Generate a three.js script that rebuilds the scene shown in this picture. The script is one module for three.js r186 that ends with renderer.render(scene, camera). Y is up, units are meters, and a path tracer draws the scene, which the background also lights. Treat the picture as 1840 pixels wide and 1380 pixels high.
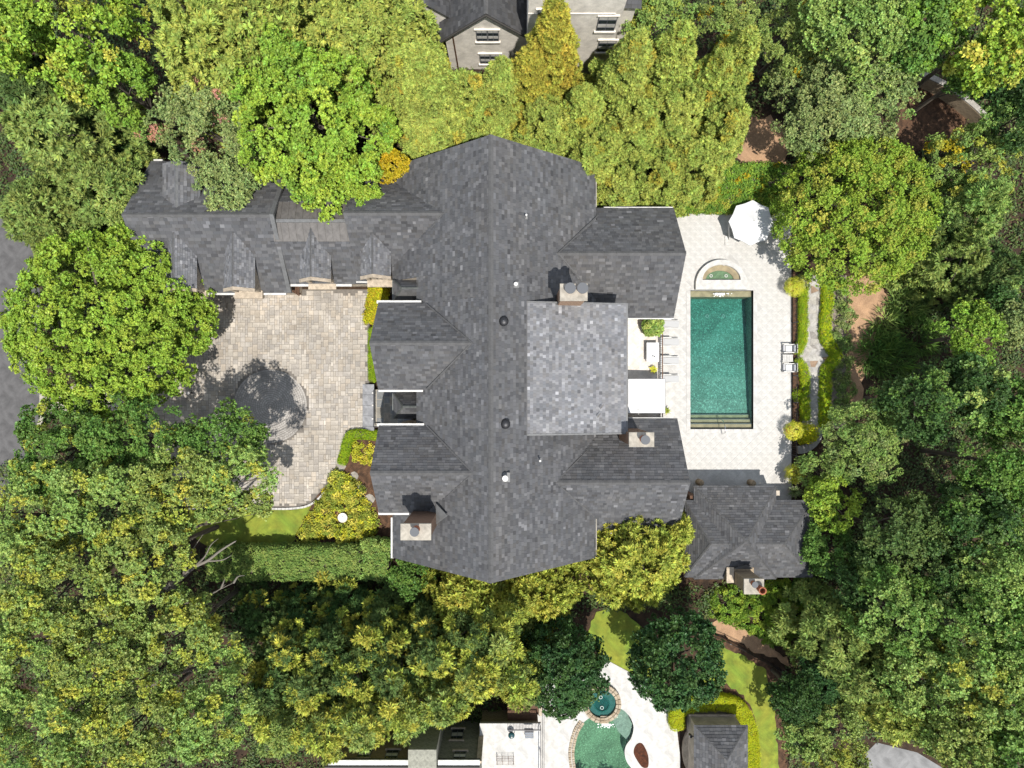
import * as THREE from 'three';
import { mergeGeometries } from 'three/addons/utils/BufferGeometryUtils.js';
import { ImprovedNoise } from 'three/addons/math/ImprovedNoise.js';

// ---------------------------------------------------------------- camera, sky, sun, exposure
const scene = new THREE.Scene();
const H = 61, F = 1276;                                   // drone height over the ground (m), focal length in photograph pixels
const camera = new THREE.PerspectiveCamera(2 * Math.atan(690 / F) * 180 / Math.PI, 4 / 3, 0.5, 900);
camera.position.set(0, H, 0);
camera.up.set(0, 0, -1);
camera.lookAt(0, 0, 0);
const SUN = new THREE.Vector3(0.125, 1, 0.345).normalize();
{ // hazy summer sky: pale blue overhead, milky towards the horizon
  const w = 64, n = 32, d = new Float32Array(w * n * 4);
  for (let j = 0; j < n; j++) for (let i = 0; i < w; i++) {
    const up = ((j + 0.5) / n - 0.5) * Math.PI, t = Math.pow(Math.max(0, Math.sin(up)), 0.55), k = 0.98;
    d.set([k * (0.93 + (0.46 - 0.93) * t), k * (0.935 + (0.55 - 0.935) * t), k * (0.94 + (0.7 - 0.94) * t), 1], (j * w + i) * 4);
  }
  const t = new THREE.DataTexture(d, w, n, THREE.RGBAFormat, THREE.FloatType); t.mapping = THREE.EquirectangularReflectionMapping; t.magFilter = t.minFilter = THREE.LinearFilter; t.needsUpdate = true;
  scene.background = t; scene.environment = t;
}
const sun = new THREE.DirectionalLight(new THREE.Color(1, 0.955, 0.885), 4.5);
sun.name = 'sun'; sun.position.copy(SUN).multiplyScalar(200); sun.castShadow = true; sun.shadow.radius = 1.2;
sun.shadow.mapSize.set(4096, 4096);
Object.assign(sun.shadow.camera, { left: -60, right: 60, top: 60, bottom: -60, near: 50, far: 350 });
scene.add(sun, sun.target);
const renderer = new THREE.WebGLRenderer({ antialias: true });
renderer.toneMapping = THREE.LinearToneMapping;
renderer.toneMappingExposure = 1.32;
renderer.shadowMap.enabled = true;

// ---------------------------------------------------------------- helpers
const V = (x, y, z) => new THREE.Vector3(x, y, z);
const P = (px, py, h = 0) => V((px - 920) * (H - h) / F, h, (py - 690) * (H - h) / F);   // where a point of height h stands
const M = (px, h = 0) => px * (H - h) / F;                                               // a length in metres
function rng(a) { return () => { a |= 0; a = a + 0x6D2B79F5 | 0; let t = Math.imul(a ^ a >>> 15, 1 | a); t = t + Math.imul(t ^ t >>> 7, 61 | t) ^ t; return ((t ^ t >>> 14) >>> 0) / 4294967296; }; }
let R = rng(7);
const rr = (a, b) => a + (b - a) * R();
const noise = new ImprovedNoise();
const lin = (r, g, b) => new THREE.Color().setRGB(r, g, b);
const names = {};
function numbered(n) { const k = names[n] = (names[n] ?? -1) + 1; return k ? n + '_' + String(k).padStart(3, '0') : n; }
function tag(o, label, category, group) { o.userData.label = label; o.userData.category = category; if (group) o.userData.group = group; return o; }
function thing(name, label, category, pos = V(0, 0, 0), group) {
  const g = new THREE.Group(); g.name = numbered(name); g.position.copy(pos); scene.add(g);
  return tag(g, label, category, group);
}
function part(name, geo, mat, parent, kind) {                 // geometry in world coordinates; parent a thing or a part
  const m = new THREE.Mesh(geo, mat); m.name = name;
  if (parent.isMesh) m.position.set(0, 0, 0); else m.position.copy(parent.position).negate();
  if (kind) m.userData.kind = kind;
  parent.add(m); return m;
}
function lpart(name, geo, mat, parent) { const m = new THREE.Mesh(geo, mat); m.name = name; parent.add(m); return m; }   // local coordinates
function solo(name, geo, mat, label, category, group) { const m = new THREE.Mesh(geo, mat); m.name = numbered(name); scene.add(m); return tag(m, label, category, group); }
function struct(name, geo, mat, kind = 'structure') { const m = new THREE.Mesh(geo, mat); m.name = numbered(name); m.userData.kind = kind; scene.add(m); return m; }
function copy(o, label, x, z, turn = 0, y = 0) { const c = o.clone(); c.name = numbered(o.name); c.userData = { ...o.userData, label }; c.position.set(x, y, z); c.rotation.y = turn; scene.add(c); return c; }

class Geo {                                                   // flat-shaded triangles with a colour each
  constructor() { this.p = []; this.c = []; }
  tri(a, b, c, col) { this.p.push(a.x, a.y, a.z, b.x, b.y, b.z, c.x, c.y, c.z); if (col) for (let i = 0; i < 3; i++) this.c.push(col[0], col[1], col[2]); }
  quad(a, b, c, d, col) { this.tri(a, b, c, col); this.tri(a, c, d, col); }
  fan(pts, col) { for (let i = 1; i + 1 < pts.length; i++) this.tri(pts[0], pts[i], pts[i + 1], col); }
  prism(top, bottom, col, cap = true) { this.fan(top, col); if (cap) this.fan([...bottom].reverse(), col); for (let i = 0; i < top.length; i++) { const j = (i + 1) % top.length; this.quad(top[i], bottom[i], bottom[j], top[j], col); } }
  box(x0, y0, z0, x1, y1, z1, col) {
    this.prism([V(x0, y1, z0), V(x0, y1, z1), V(x1, y1, z1), V(x1, y1, z0)], [V(x0, y0, z0), V(x0, y0, z1), V(x1, y0, z1), V(x1, y0, z0)], col);
  }
  build() {
    const g = new THREE.BufferGeometry();
    g.setAttribute('position', new THREE.Float32BufferAttribute(this.p, 3));
    if (this.c.length) g.setAttribute('color', new THREE.Float32BufferAttribute(this.c, 3));
    g.computeVertexNormals();
    return uvm(g);
  }
}
function uvm(g) {                                             // uv in metres on the plane each face lies in
  if (g.index) g = g.toNonIndexed();
  const p = g.attributes.position, n = g.attributes.normal ?? (g.computeVertexNormals(), g.attributes.normal), uv = new Float32Array(p.count * 2);
  for (let i = 0; i < p.count; i += 3) {
    let nx = 0, ny = 0, nz = 0;
    for (let k = 0; k < 3; k++) { nx += Math.abs(n.getX(i + k)); ny += Math.abs(n.getY(i + k)); nz += Math.abs(n.getZ(i + k)); }
    for (let k = 0; k < 3; k++) {
      const x = p.getX(i + k), y = p.getY(i + k), z = p.getZ(i + k);
      const [u, v] = ny >= nx * 0.6 && ny >= nz * 0.6 ? [x, z] : nx > nz ? [z, y] : [x, y];
      uv[(i + k) * 2] = u; uv[(i + k) * 2 + 1] = v;
    }
  }
  g.setAttribute('uv', new THREE.BufferAttribute(uv, 2));
  return g;
}
const boxG = (x0, y0, z0, x1, y1, z1) => { const g = new Geo(); g.box(Math.min(x0, x1), Math.min(y0, y1), Math.min(z0, z1), Math.max(x0, x1), Math.max(y0, y1), Math.max(z0, z1)); return g.build(); };
function merge(list) { return mergeGeometries(list.map((g) => { const q = g.index ? g.toNonIndexed() : g; for (const k of Object.keys(q.attributes)) if (!['position', 'normal', 'uv'].includes(k)) q.deleteAttribute(k); return q; })); }
function shapeOf(pts) { const s = new THREE.Shape(); pts.forEach(([x, z], i) => i ? s.lineTo(x, -z) : s.moveTo(x, -z)); s.closePath(); return s; }
function slab(pts, y0, y1, holes = [], bevel = 0) {           // pts [[x, z]...]; a plate between y0 and y1
  const s = shapeOf(pts); for (const h of holes) s.holes.push(shapeOf(h));
  const g = new THREE.ExtrudeGeometry(s, bevel ? { depth: y1 - y0 - 2 * bevel, bevelEnabled: true, bevelSize: bevel, bevelThickness: bevel, bevelOffset: -bevel, bevelSegments: 2 } : { depth: y1 - y0, bevelEnabled: false });
  g.rotateX(-Math.PI / 2); g.translate(0, y0 + (bevel || 0), 0);
  return uvm(g);
}
const pxs = (list, h = 0) => list.map(([a, b]) => { const q = P(a, b, h); return [q.x, q.z]; });
function smooth(list, n = 60, closed = false) { const c = new THREE.CatmullRomCurve3(list.map(([x, z]) => V(x, 0, z)), closed, 'centripetal'); return c.getSpacedPoints(n).map((q) => [q.x, q.z]); }
function tube(pts, r0, r1, seg = 12, sides = 6) {             // tapered tube through points
  const c = new THREE.CatmullRomCurve3(pts), g = new THREE.TubeGeometry(c, seg, 1, sides, false), p = g.attributes.position, q = V(0, 0, 0);
  for (let i = 0; i <= seg; i++) { const o = c.getPointAt(i / seg), r = r0 + (r1 - r0) * i / seg; for (let j = 0; j <= sides; j++) { const k = i * (sides + 1) + j; q.fromBufferAttribute(p, k).sub(o).multiplyScalar(r).add(o); p.setXYZ(k, q.x, q.y, q.z); } }
  g.computeVertexNormals();
  return g;
}
const inside = (pts, x, y) => { let r = false; for (let i = 0, j = pts.length - 1; i < pts.length; j = i++) { const [xi, yi] = pts[i], [xj, yj] = pts[j]; if ((yi > y) !== (yj > y) && x < (xj - xi) * (y - yi) / (yj - yi) + xi) r = !r; } return r; };
function clip(poly, face) {                                   // convex polygon against convex counter-clockwise face
  let out = poly;
  for (let i = 0; i < face.length && out.length; i++) {
    const [ax, ay] = face[i], [bx, by] = face[(i + 1) % face.length], inp = out; out = [];
    const d = ([x, y]) => (bx - ax) * (y - ay) - (by - ay) * (x - ax);
    for (let k = 0; k < inp.length; k++) {
      const a = inp[k], b = inp[(k + 1) % inp.length], da = d(a), db = d(b);
      if (da >= 0) out.push(a);
      if ((da >= 0) !== (db >= 0)) { const t = da / (da - db); out.push([a[0] + (b[0] - a[0]) * t, a[1] + (b[1] - a[1]) * t]); }
    }
  }
  return out;
}
const area2 = (p) => { let s = 0; for (let i = 0; i < p.length; i++) { const [a, b] = p[i], [c, d] = p[(i + 1) % p.length]; s += a * d - b * c; } return s / 2; };

// ---------------------------------------------------------------- textures and materials
function tex(n, fn, srgb = true) {
  const d = new Uint8Array(n * n * 4);
  for (let j = 0; j < n; j++) for (let i = 0; i < n; i++) { const c = fn(i / n, j / n, i, j); for (let k = 0; k < 3; k++) d[(j * n + i) * 4 + k] = Math.max(0, Math.min(255, c[k] * 255)); d[(j * n + i) * 4 + 3] = 255; }
  const t = new THREE.DataTexture(d, n, n); t.magFilter = THREE.LinearFilter; t.minFilter = THREE.LinearMipmapLinearFilter; t.generateMipmaps = true;
  t.wrapS = t.wrapT = THREE.RepeatWrapping; if (srgb) t.colorSpace = THREE.SRGBColorSpace; t.needsUpdate = true;
  return t;
}
const fb = (u, v, f, oct = 4, z = 0) => {                     // tiling noise, about -1..1
  let s = 0, a = 1, t = 0;
  for (let o = 0; o < oct; o++) { const q = 2 * Math.PI, r = f / q; s += a * noise.noise(Math.cos(u * q) * r + 7.3 * o + z, Math.sin(u * q) * r + Math.cos(v * q) * r * 1.0, Math.sin(v * q) * r + z * 1.7); t += a; a *= 0.55; f *= 2.1; }
  return s / t * 1.6;
};
const rep = (t, m) => { const c = t.clone(); c.repeat.set(1 / m, 1 / m); c.needsUpdate = true; return c; };
R = rng(11);
const tGrain = tex(256, (u, v) => { const g = 0.62 + 0.22 * fb(u, v, 14, 4) + rr(-0.14, 0.14); return [g, g, g]; }, false);
const tMottle = tex(512, (u, v) => { const g = 0.93 + 0.1 * fb(u, v, 5, 5) + 0.05 * fb(u, v, 40, 2, 3) + rr(-0.03, 0.03); return [g, g * 0.995, g * 0.985]; });
const tStain = tex(512, (u, v) => { const g = 0.8 + 0.16 * fb(u, v, 4, 5, 9) + rr(-0.09, 0.07); return [g, g * 0.985, g * 0.96]; });
const tLitter = tex(512, (u, v) => { const n = fb(u, v, 6, 4), s = R(), g = 0.5 + 0.2 * n + rr(-0.2, 0.22); return s < 0.1 ? [g * 1.25, g * 0.95, g * 0.7] : [g * 0.86, g * 0.7, g * 0.55]; });
const tStraw = tex(512, (u, v) => { const n = fb(u, v, 6, 4, 2), s = R(), g = 0.74 + 0.12 * n + rr(-0.16, 0.14); return s < 0.08 ? [g * 0.7, g * 0.5, g * 0.36] : [g, g * 0.84, g * 0.68]; });
const tLawn = tex(512, (u, v) => { const n = fb(u, v, 7, 4), g = 0.72 + 0.13 * n + rr(-0.12, 0.12), y = 0.5 + 0.5 * fb(u, v, 3, 3, 5); return [g * (0.78 + 0.2 * y), g * 0.86, g * 0.3]; });
const tPebbleSparkle = tex(256, (u, v) => { const s = R(), g = 0.72 + 0.1 * fb(u, v, 9, 3) + (s > 0.93 ? 0.3 : s < 0.12 ? -0.14 : rr(-0.1, 0.1)); return [g * 0.86, g, g * 0.97]; });  // pebble speckle; its bright dots stand for water sparkle, painted into the colour
const tBrick = tex(256, (u, v, i, j) => { const row = Math.floor(v * 16), x = (u * 6 + (row % 2) * 0.5) % 1, y = (v * 16) % 1, m = x < 0.06 || y < 0.16; const h = Math.sin(row * 91.7 + Math.floor(u * 6 + (row % 2) * 0.5) * 37.1) * 0.5 + 0.5; const g = m ? 0.7 : 0.42 + 0.34 * h + rr(-0.06, 0.06); return [g, g * (m ? 0.95 : 0.82), g * (m ? 0.88 : 0.7)]; });
const mat = (c, rough = 0.9, o = {}) => new THREE.MeshStandardMaterial({ color: Array.isArray(c) ? lin(c[0] * 0.86, c[1] * 0.86, c[2] * 0.86) : c, roughness: rough, ...o });
const grainy = (c, rough, scale, bump = 0.004, map = tMottle) => mat(c, rough, { map: rep(map, scale), bumpMap: rep(tGrain, scale * 0.5), bumpScale: bump });
const MAT = {
  slate: mat([1, 1, 1], 0.82, { vertexColors: true, bumpMap: rep(tGrain, 0.9), bumpScale: 0.006 }),
  board: mat([0.07, 0.065, 0.06], 0.9),
  cap: grainy([0.1, 0.1, 0.103], 0.7, 1.5),
  lead: grainy([0.16, 0.163, 0.168], 0.55, 1.2),
  metal: grainy([0.2, 0.19, 0.188], 0.5, 1.6, 0.003, tStain),
  copper: grainy([0.14, 0.155, 0.155], 0.55, 1.4, 0.004, tStain),
  white: grainy([0.72, 0.71, 0.69], 0.6, 2),
  stucco: grainy([0.78, 0.7, 0.6], 0.9, 2.6, 0.0015, tStain),
  stuccoWhite: grainy([1.0, 0.945, 0.87], 0.9, 3, 0.001),
  stone: grainy([0.78, 0.67, 0.54], 0.9, 1.1, 0.004, tStain),
  brick: mat([0.6, 0.5, 0.42], 0.9, { map: rep(tBrick, 1.2) }),
  brickPale: mat([0.95, 0.85, 0.72], 0.9, { map: rep(tBrick, 1.2) }),
  fieldstone: grainy([0.55, 0.44, 0.31], 0.95, 0.7, 0.002, tStain),
  greystone: grainy([0.46, 0.47, 0.41], 0.95, 0.8, 0.002, tStain),
  concrete: grainy([0.6, 0.565, 0.5], 0.85, 1.6, 0.004, tStain),
  terracotta: grainy([0.42, 0.14, 0.07], 0.8, 0.8),
  darkMetal: mat([0.035, 0.035, 0.038], 0.45, { metalness: 0.6 }),
  steel: mat([0.1, 0.105, 0.115], 0.7),
  chrome: mat([0.8, 0.8, 0.8], 0.2, { metalness: 1 }),
  wood: grainy([0.2, 0.1, 0.055], 0.8, 0.8, 0.01, tStain),
  glass: mat([0.03, 0.04, 0.05], 0.08),
  frame: mat([0.16, 0.16, 0.17], 0.6),
  paver: mat([1.12, 1.12, 1.12], 0.9, { vertexColors: true, map: rep(tStain, 8.3), bumpMap: rep(tGrain, 0.8), bumpScale: 0.006 }),
  sand: grainy([0.21, 0.19, 0.17], 1, 1.2),
  deck: mat([1, 1, 1], 0.8, { vertexColors: true, map: rep(tMottle, 5.2), bumpMap: rep(tGrain, 0.9), bumpScale: 0.002 }),
  grout: grainy([0.6, 0.59, 0.575], 0.9, 2),
  coping: grainy([0.63, 0.62, 0.603], 0.8, 1.8, 0.003),
  asphalt: grainy([0.17, 0.17, 0.18], 0.95, 2.4, 0.006, tStain),
  litter: mat([0.24, 0.22, 0.2], 1, { map: rep(tLitter, 3.1), bumpMap: rep(tGrain, 0.7), bumpScale: 0.03 }),
  straw: mat([0.86, 0.8, 0.75], 1, { map: rep(tStraw, 4.1), bumpMap: rep(tGrain, 0.5), bumpScale: 0.03 }),
  mulch: mat([0.5, 0.42, 0.38], 1, { map: rep(tLitter, 1.7), bumpMap: rep(tGrain, 0.5), bumpScale: 0.03 }),
  lawn: mat([0.56, 0.76, 0.8], 1, { map: rep(tLawn, 4.3), bumpMap: rep(tGrain, 0.3), bumpScale: 0.03 }),
  pool: mat([0.56, 0.64, 0.56], 0.8, { map: rep(tPebbleSparkle, 19) }),  // coarse speckle: ripple and caustic light painted onto the floor finish
  poolTan: grainy([0.52, 0.43, 0.27], 0.8, 2.1, 0.002, tStain),
  canvas: mat([0.68, 0.68, 0.68], 0.9, { side: THREE.DoubleSide }),
  cushion: mat([0.46, 0.46, 0.46], 0.95),
  bark: grainy([0.2, 0.17, 0.14], 0.95, 0.5, 0.02, tStain),
  barkPale: grainy([0.32, 0.295, 0.26], 0.95, 0.5, 0.02, tStain),
};
const water = new THREE.MeshPhysicalMaterial({ color: lin(0.99, 0.995, 0.99), roughness: 0.03, transmission: 1, thickness: 0, ior: 1.33, bumpMap: rep(tex(256, (u, v) => { const g = 0.5 + 0.25 * fb(u, v, 10, 3); return [g, g, g]; }, false), 2.2), bumpScale: 0.012 });
const tint = (c) => new THREE.MeshPhysicalMaterial({ color: lin(...c), roughness: 0, transmission: 1, thickness: 0, ior: 1.001, specularIntensity: 0 });

// ================================================================ GROUND
const POOL = { x0: P(1240, 0).x, x1: P(1353, 0).x, z0: P(0, 522).z, z1: P(0, 771).z };
const rect = (x0, z0, x1, z1) => [[x0, z0], [x1, z0], [x1, z1], [x0, z1]];
const poolRect = rect(POOL.x0, POOL.z0, POOL.x1, POOL.z1);
const kidney = smooth(pxs([[1036, 1322], [1045, 1302], [1058, 1290], [1085, 1282], [1112, 1272], [1128, 1283], [1138, 1304], [1134, 1325], [1125, 1338], [1122, 1352], [1127, 1370], [1142, 1390], [1140, 1420], [1060, 1425], [1037, 1390], [1031, 1350]]), 90, true).slice(0, -1);
struct('ground', slab(rect(-160, -160, 160, 160), -0.4, 0, [poolRect, kidney]), MAT.litter);
const street = slab(pxs([[-600, 300], [-40, 330], [62, 395], [74, 560], [72, 692], [72, 744], [60, 800], [30, 900], [-600, 1000]]), 0.0, 0.02);
struct('street', street, MAT.asphalt);
struct('street_kerb', slab(pxs([[72, 688], [80, 688], [80, 748], [64, 800], [58, 800], [72, 746]]), 0.0, 0.09), MAT.concrete);
struct('road', slab(pxs([[1575, 1334], [1648, 1352], [1760, 1420], [1500, 1440], [1524, 1385]]), 0.0, 0.02), grainy([0.36, 0.37, 0.39], 0.9, 3.2, 0.004, tStain));

// ---------------------------------------------------------------- driveway: every paver a piece, laid in random ashlar with a ring of setts
const drivePx = [[72, 690], [250, 690], [296, 545], [330, 520], [708, 520], [664, 575], [664, 692], [659, 692], [659, 776], [624, 776], [611, 838], [598, 857], [580, 884], [556, 905], [530, 911], [330, 911], [250, 745], [72, 744]];
const drive = pxs(drivePx);
const driveway = struct('driveway', slab(drive, 0.004, 0.03), MAT.sand);
{
  R = rng(21);
  const cell = 0.21, x0 = P(72, 0).x, z0 = P(0, 518).z, nx = Math.ceil((P(710, 0).x - x0) / cell), nz = Math.ceil((P(0, 913).z - z0) / cell), used = new Uint8Array(nx * nz);
  const ring = P(486, 730), ringR = M(66), big = [], rest = new Geo();
  const tones = [[0.6, 0.555, 0.5], [0.64, 0.6, 0.55], [0.55, 0.515, 0.48], [0.62, 0.56, 0.49], [0.58, 0.55, 0.52], [0.67, 0.625, 0.57]];
  const sizes = [[2, 2], [2, 1], [1, 1], [1, 2], [2, 2], [3, 2], [2, 3], [1, 2], [2, 1]];
  for (let j = 0; j < nz; j++) for (let i = 0; i < nx; i++) {
    if (used[j * nx + i]) continue;
    let [w, h] = sizes[Math.floor(R() * sizes.length)];
    const free = (w, h) => { for (let b = 0; b < h; b++) for (let a = 0; a < w; a++) if (i + a >= nx || j + b >= nz || used[(j + b) * nx + i + a]) return false; return true; };
    if (!free(w, h)) { [w, h] = free(2, 1) ? [2, 1] : free(1, 2) ? [1, 2] : [1, 1]; }
    for (let b = 0; b < h; b++) for (let a = 0; a < w; a++) used[(j + b) * nx + i + a] = 1;
    const g = 0.011, ax = x0 + i * cell + g, az = z0 + j * cell + g, bx = x0 + (i + w) * cell - g, bz = z0 + (j + h) * cell - g;
    if (![[ax, az], [bx, az], [bx, bz], [ax, bz]].every(([x, z]) => inside(drive, x, z))) continue;
    if (Math.hypot((ax + bx) / 2 - ring.x, (az + bz) / 2 - ring.z) < ringR + 0.16) continue;
    const top = 0.056 + rr(-0.003, 0.003), t = Math.floor(R() * tones.length);
    const inView = (ax + bx) / 2 > P(400, 0).x && (az + bz) / 2 > P(0, 540).z;
    if (w * h >= 6 && big.length < 300 && inView) { big.push([ax, az, w, h, top, t]); continue; }
    const k = rr(0.84, 1.14); rest.prism([V(ax, top, az), V(ax, top, bz), V(bx, top, bz), V(bx, top, az)], [V(ax, 0.03, az), V(ax, 0.03, bz), V(bx, 0.03, bz), V(bx, 0.03, az)], tones[t].map((c) => c * k), false);
  }
  for (let q = 1; q <= 17; q++) {                              // the ring of small setts
    const r0 = ringR * (q - 1) / 17, r1 = ringR * q / 17, n = Math.max(5, Math.round(2 * Math.PI * (r0 + r1) / 2 / 0.2)), turn = R() * 6;
    for (let k = 0; k < n; k++) {
      const a0 = turn + (k + 0.045) / n * 2 * Math.PI, a1 = turn + (k + 0.955) / n * 2 * Math.PI, top = 0.056 + rr(-0.003, 0.003), d = 0.013;
      const pt = (r, a, y) => V(ring.x + Math.cos(a) * r, y, ring.z + Math.sin(a) * r), tn = rr(0.46, 0.6);
      const list = (y) => [pt(r0 + d, a0, y), pt(r0 + d, a1, y), pt(r1 - d, a1, y), pt(r1 - d, a0, y)].reverse();
      rest.prism(list(top), list(0.03), [tn, tn * 0.97, tn * 0.95], false);
    }
  }
  part('small_pavers', rest.build(), MAT.paver, driveway, 'stuff');
  const shapes = {}, mats = tones.map((c) => mat(c.map((v) => v * 1.12), 0.9, { map: rep(tStain, 8.3), bumpMap: rep(tGrain, 0.8), bumpScale: 0.006 }));
  for (const [ax, az, w, h, top, t] of big) {
    const g = shapes[w + 'x' + h] ??= slab(rect(0, 0, w * cell - 0.022, h * cell - 0.022), 0, 0.026, [], 0.004);
    const m = part('paver', g, mats[t], driveway); m.position.set(ax, top - 0.026, az);
  }
}
{
  const line = smooth(pxs([[340, 913], [440, 913], [530, 913], [557, 907], [582, 886], [600, 859], [613, 840]]), 46);
  const kerb = new THREE.Group(); kerb.name = 'kerb'; kerb.userData.kind = 'structure'; scene.add(kerb);
  for (let i = 0; i + 1 < line.length; i++) {
    const [ax, az] = line[i], [bx, bz] = line[i + 1], l = Math.hypot(bx - ax, bz - az), nx = -(bz - az) / l * 0.085, nz = (bx - ax) / l * 0.085, s = 0.012 / l;
    const q = [[ax + (bx - ax) * s - nx, az + (bz - az) * s - nz], [bx - (bx - ax) * s - nx, bz - (bz - az) * s - nz], [bx - (bx - ax) * s + nx, bz - (bz - az) * s + nz], [ax + (bx - ax) * s + nx, az + (bz - az) * s + nz]];
    part('kerb_stone', slab(q, 0, 0.12), MAT.coping, kerb);
  }
}

// ---------------------------------------------------------------- beds, lawns, paths
function ragged(list, amp) {                                  // a soft edge: points every half metre, pushed in and out a little
  const out = []; list.forEach(([x, y], i) => { const [u, v] = list[(i + 1) % list.length], n = Math.max(1, Math.round(Math.hypot(u - x, v - y) / 9)); for (let k = 0; k < n; k++) { const px = x + (u - x) * k / n, py = y + (v - y) * k / n; out.push([px + amp * 2 * noise.noise(px * 0.11, py * 0.11, 1.7), py + amp * 2 * noise.noise(px * 0.11, py * 0.11, 6.1)]); } });
  return out;
}
const flat = (name, list, y, m, amp = 3) => struct(name, slab(pxs(ragged(list, amp)), 0, y), m);
flat('lawn', [[340, 916], [530, 916], [560, 908], [584, 888], [602, 860], [615, 842], [626, 850], [560, 900], [540, 960], [520, 982], [380, 986], [340, 960]], 0.03, MAT.lawn, 1);
flat('planting_bed', [[628, 788], [676, 782], [720, 930], [720, 960], [560, 980], [530, 965], [570, 890], [612, 850], [612, 838]], 0.036, MAT.mulch, 1);
flat('lawn', [[1050, 1150], [1070, 1100], [1105, 1085], [1150, 1125], [1170, 1180], [1170, 1240], [1140, 1215], [1090, 1188]], 0.03, MAT.lawn);
flat('lawn', [[1262, 1150], [1290, 1158], [1330, 1176], [1376, 1202], [1380, 1230], [1392, 1280], [1402, 1400], [1352, 1400], [1352, 1330], [1343, 1290], [1328, 1262], [1300, 1250], [1262, 1250]], 0.03, MAT.lawn);
flat('mulch_border', [[1270, 1128], [1290, 1140], [1340, 1162], [1380, 1188], [1400, 1210], [1420, 1280], [1412, 1400], [1402, 1400], [1392, 1280], [1380, 1228], [1376, 1202], [1330, 1176], [1290, 1158], [1262, 1148]], 0.034, MAT.mulch);
flat('mulch_border', [[1268, 1230], [1305, 1232], [1338, 1250], [1356, 1290], [1362, 1350], [1360, 1400], [1350, 1400], [1352, 1330], [1343, 1290], [1328, 1266], [1300, 1262], [1268, 1262]], 0.038, MAT.mulch);
flat('straw_bank', [[1278, 1116], [1310, 1118], [1350, 1140], [1390, 1160], [1420, 1195], [1400, 1190], [1340, 1160], [1276, 1130]], 0.032, MAT.straw, 6);
flat('straw_path', [[1521, 500], [1562, 490], [1600, 540], [1575, 600], [1552, 660], [1552, 730], [1530, 760], [1519, 720]], 0.03, MAT.straw, 5);
flat('straw_clearing', [[1640, 150], [1700, 170], [1745, 200], [1710, 260], [1620, 275], [1600, 240]], 0.03, MAT.mulch);
flat('straw_clearing', [[1325, 235], [1345, 215], [1385, 210], [1415, 228], [1420, 270], [1405, 302], [1330, 302]], 0.03, MAT.straw, 7);
flat('side_path', [[1066, 350], [1150, 350], [1240, 362], [1240, 384], [1066, 384]], 0.05, MAT.coping, 0);
struct('clay_bank', slab(pxs([[520, 1175], [560, 1160], [640, 1150], [660, 1170], [600, 1185], [530, 1190]]), 0, 0.5), mat([0.5, 0.2, 0.1], 1, { bumpMap: rep(tGrain, 0.5), bumpScale: 0.03 }));

// ---------------------------------------------------------------- pool deck with tiles laid on the diagonal
const DY = 0.1, deckPts = pxs([[1100, 384], [1422, 384], [1422, 905], [1100, 905]], DY);
const poolHole = rect(POOL.x0 - 0.32, POOL.z0 - 0.02, POOL.x1 + 0.32, POOL.z1 + 0.32);
const deck = struct('pool_deck', slab(deckPts, -0.1, DY - 0.02, [poolRect]), MAT.grout);
const spaC = P(1294, 514, 0.1), spaR = M(46), spaIn = (x, z) => (Math.hypot(x - spaC.x, z - spaC.z) < spaR + 0.06 && z <= spaC.z) || (Math.abs(x - spaC.x) < spaR + 0.06 && z > spaC.z && z < POOL.z0 + 0.1);
{
  R = rng(31);
  const s = 0.62, d = s / Math.SQRT2, tones = [[0.64, 0.628, 0.607], [0.662, 0.65, 0.63], [0.64, 0.626, 0.604], [0.655, 0.64, 0.616], [0.648, 0.637, 0.62]];
  const mats = tones.map((c) => mat(c, 0.8, { map: rep(tMottle, 5.2), bumpMap: rep(tGrain, 0.9), bumpScale: 0.002 }));
  const shape = slab([[0, -d + 0.008], [d - 0.008, 0], [0, d - 0.008], [-d + 0.008, 0]], 0, 0.02), rest = new Geo();
  const bb = rect(deckPts[0][0], deckPts[0][1], deckPts[2][0], deckPts[2][1]); let count = 0;
  const face = area2(bb) > 0 ? bb : [...bb].reverse();
  for (let j = -60; j < 60; j++) for (let i = -60; i < 60; i++) {
    const x = 18 + (i + (j & 1) * 0.5) * 2 * d, z = j * d, q = [[x, z - d + 0.008], [x + d - 0.008, z], [x, z + d - 0.008], [x - d + 0.008, z]];
    if (q.some(([a, b]) => (a > poolHole[0][0] && a < poolHole[2][0] && b > poolHole[0][1] && b < poolHole[2][1]) || spaIn(a, b))) continue;
    const c = clip(area2(q) > 0 ? q : [...q].reverse(), face); if (c.length < 3) continue;
    const t = Math.floor(R() * tones.length), full = q.every(([a, b]) => inside(bb, a, b));
    if (full && count < 300 && x > P(1205, 0).x && z < P(0, 868).z) { count++; const m = part('tile', shape, mats[t], deck); m.position.set(x, DY - 0.02, z); continue; }
    const k = rr(0.985, 1.015), top = c.map(([a, b]) => V(a, DY, b)).reverse(), bot = c.map(([a, b]) => V(a, DY - 0.02, b)).reverse();
    rest.prism(top, bot, tones[t].map((v) => v * k), false);
  }
  part('cut_tiles', rest.build(), MAT.deck, deck, 'stuff');
}

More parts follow.
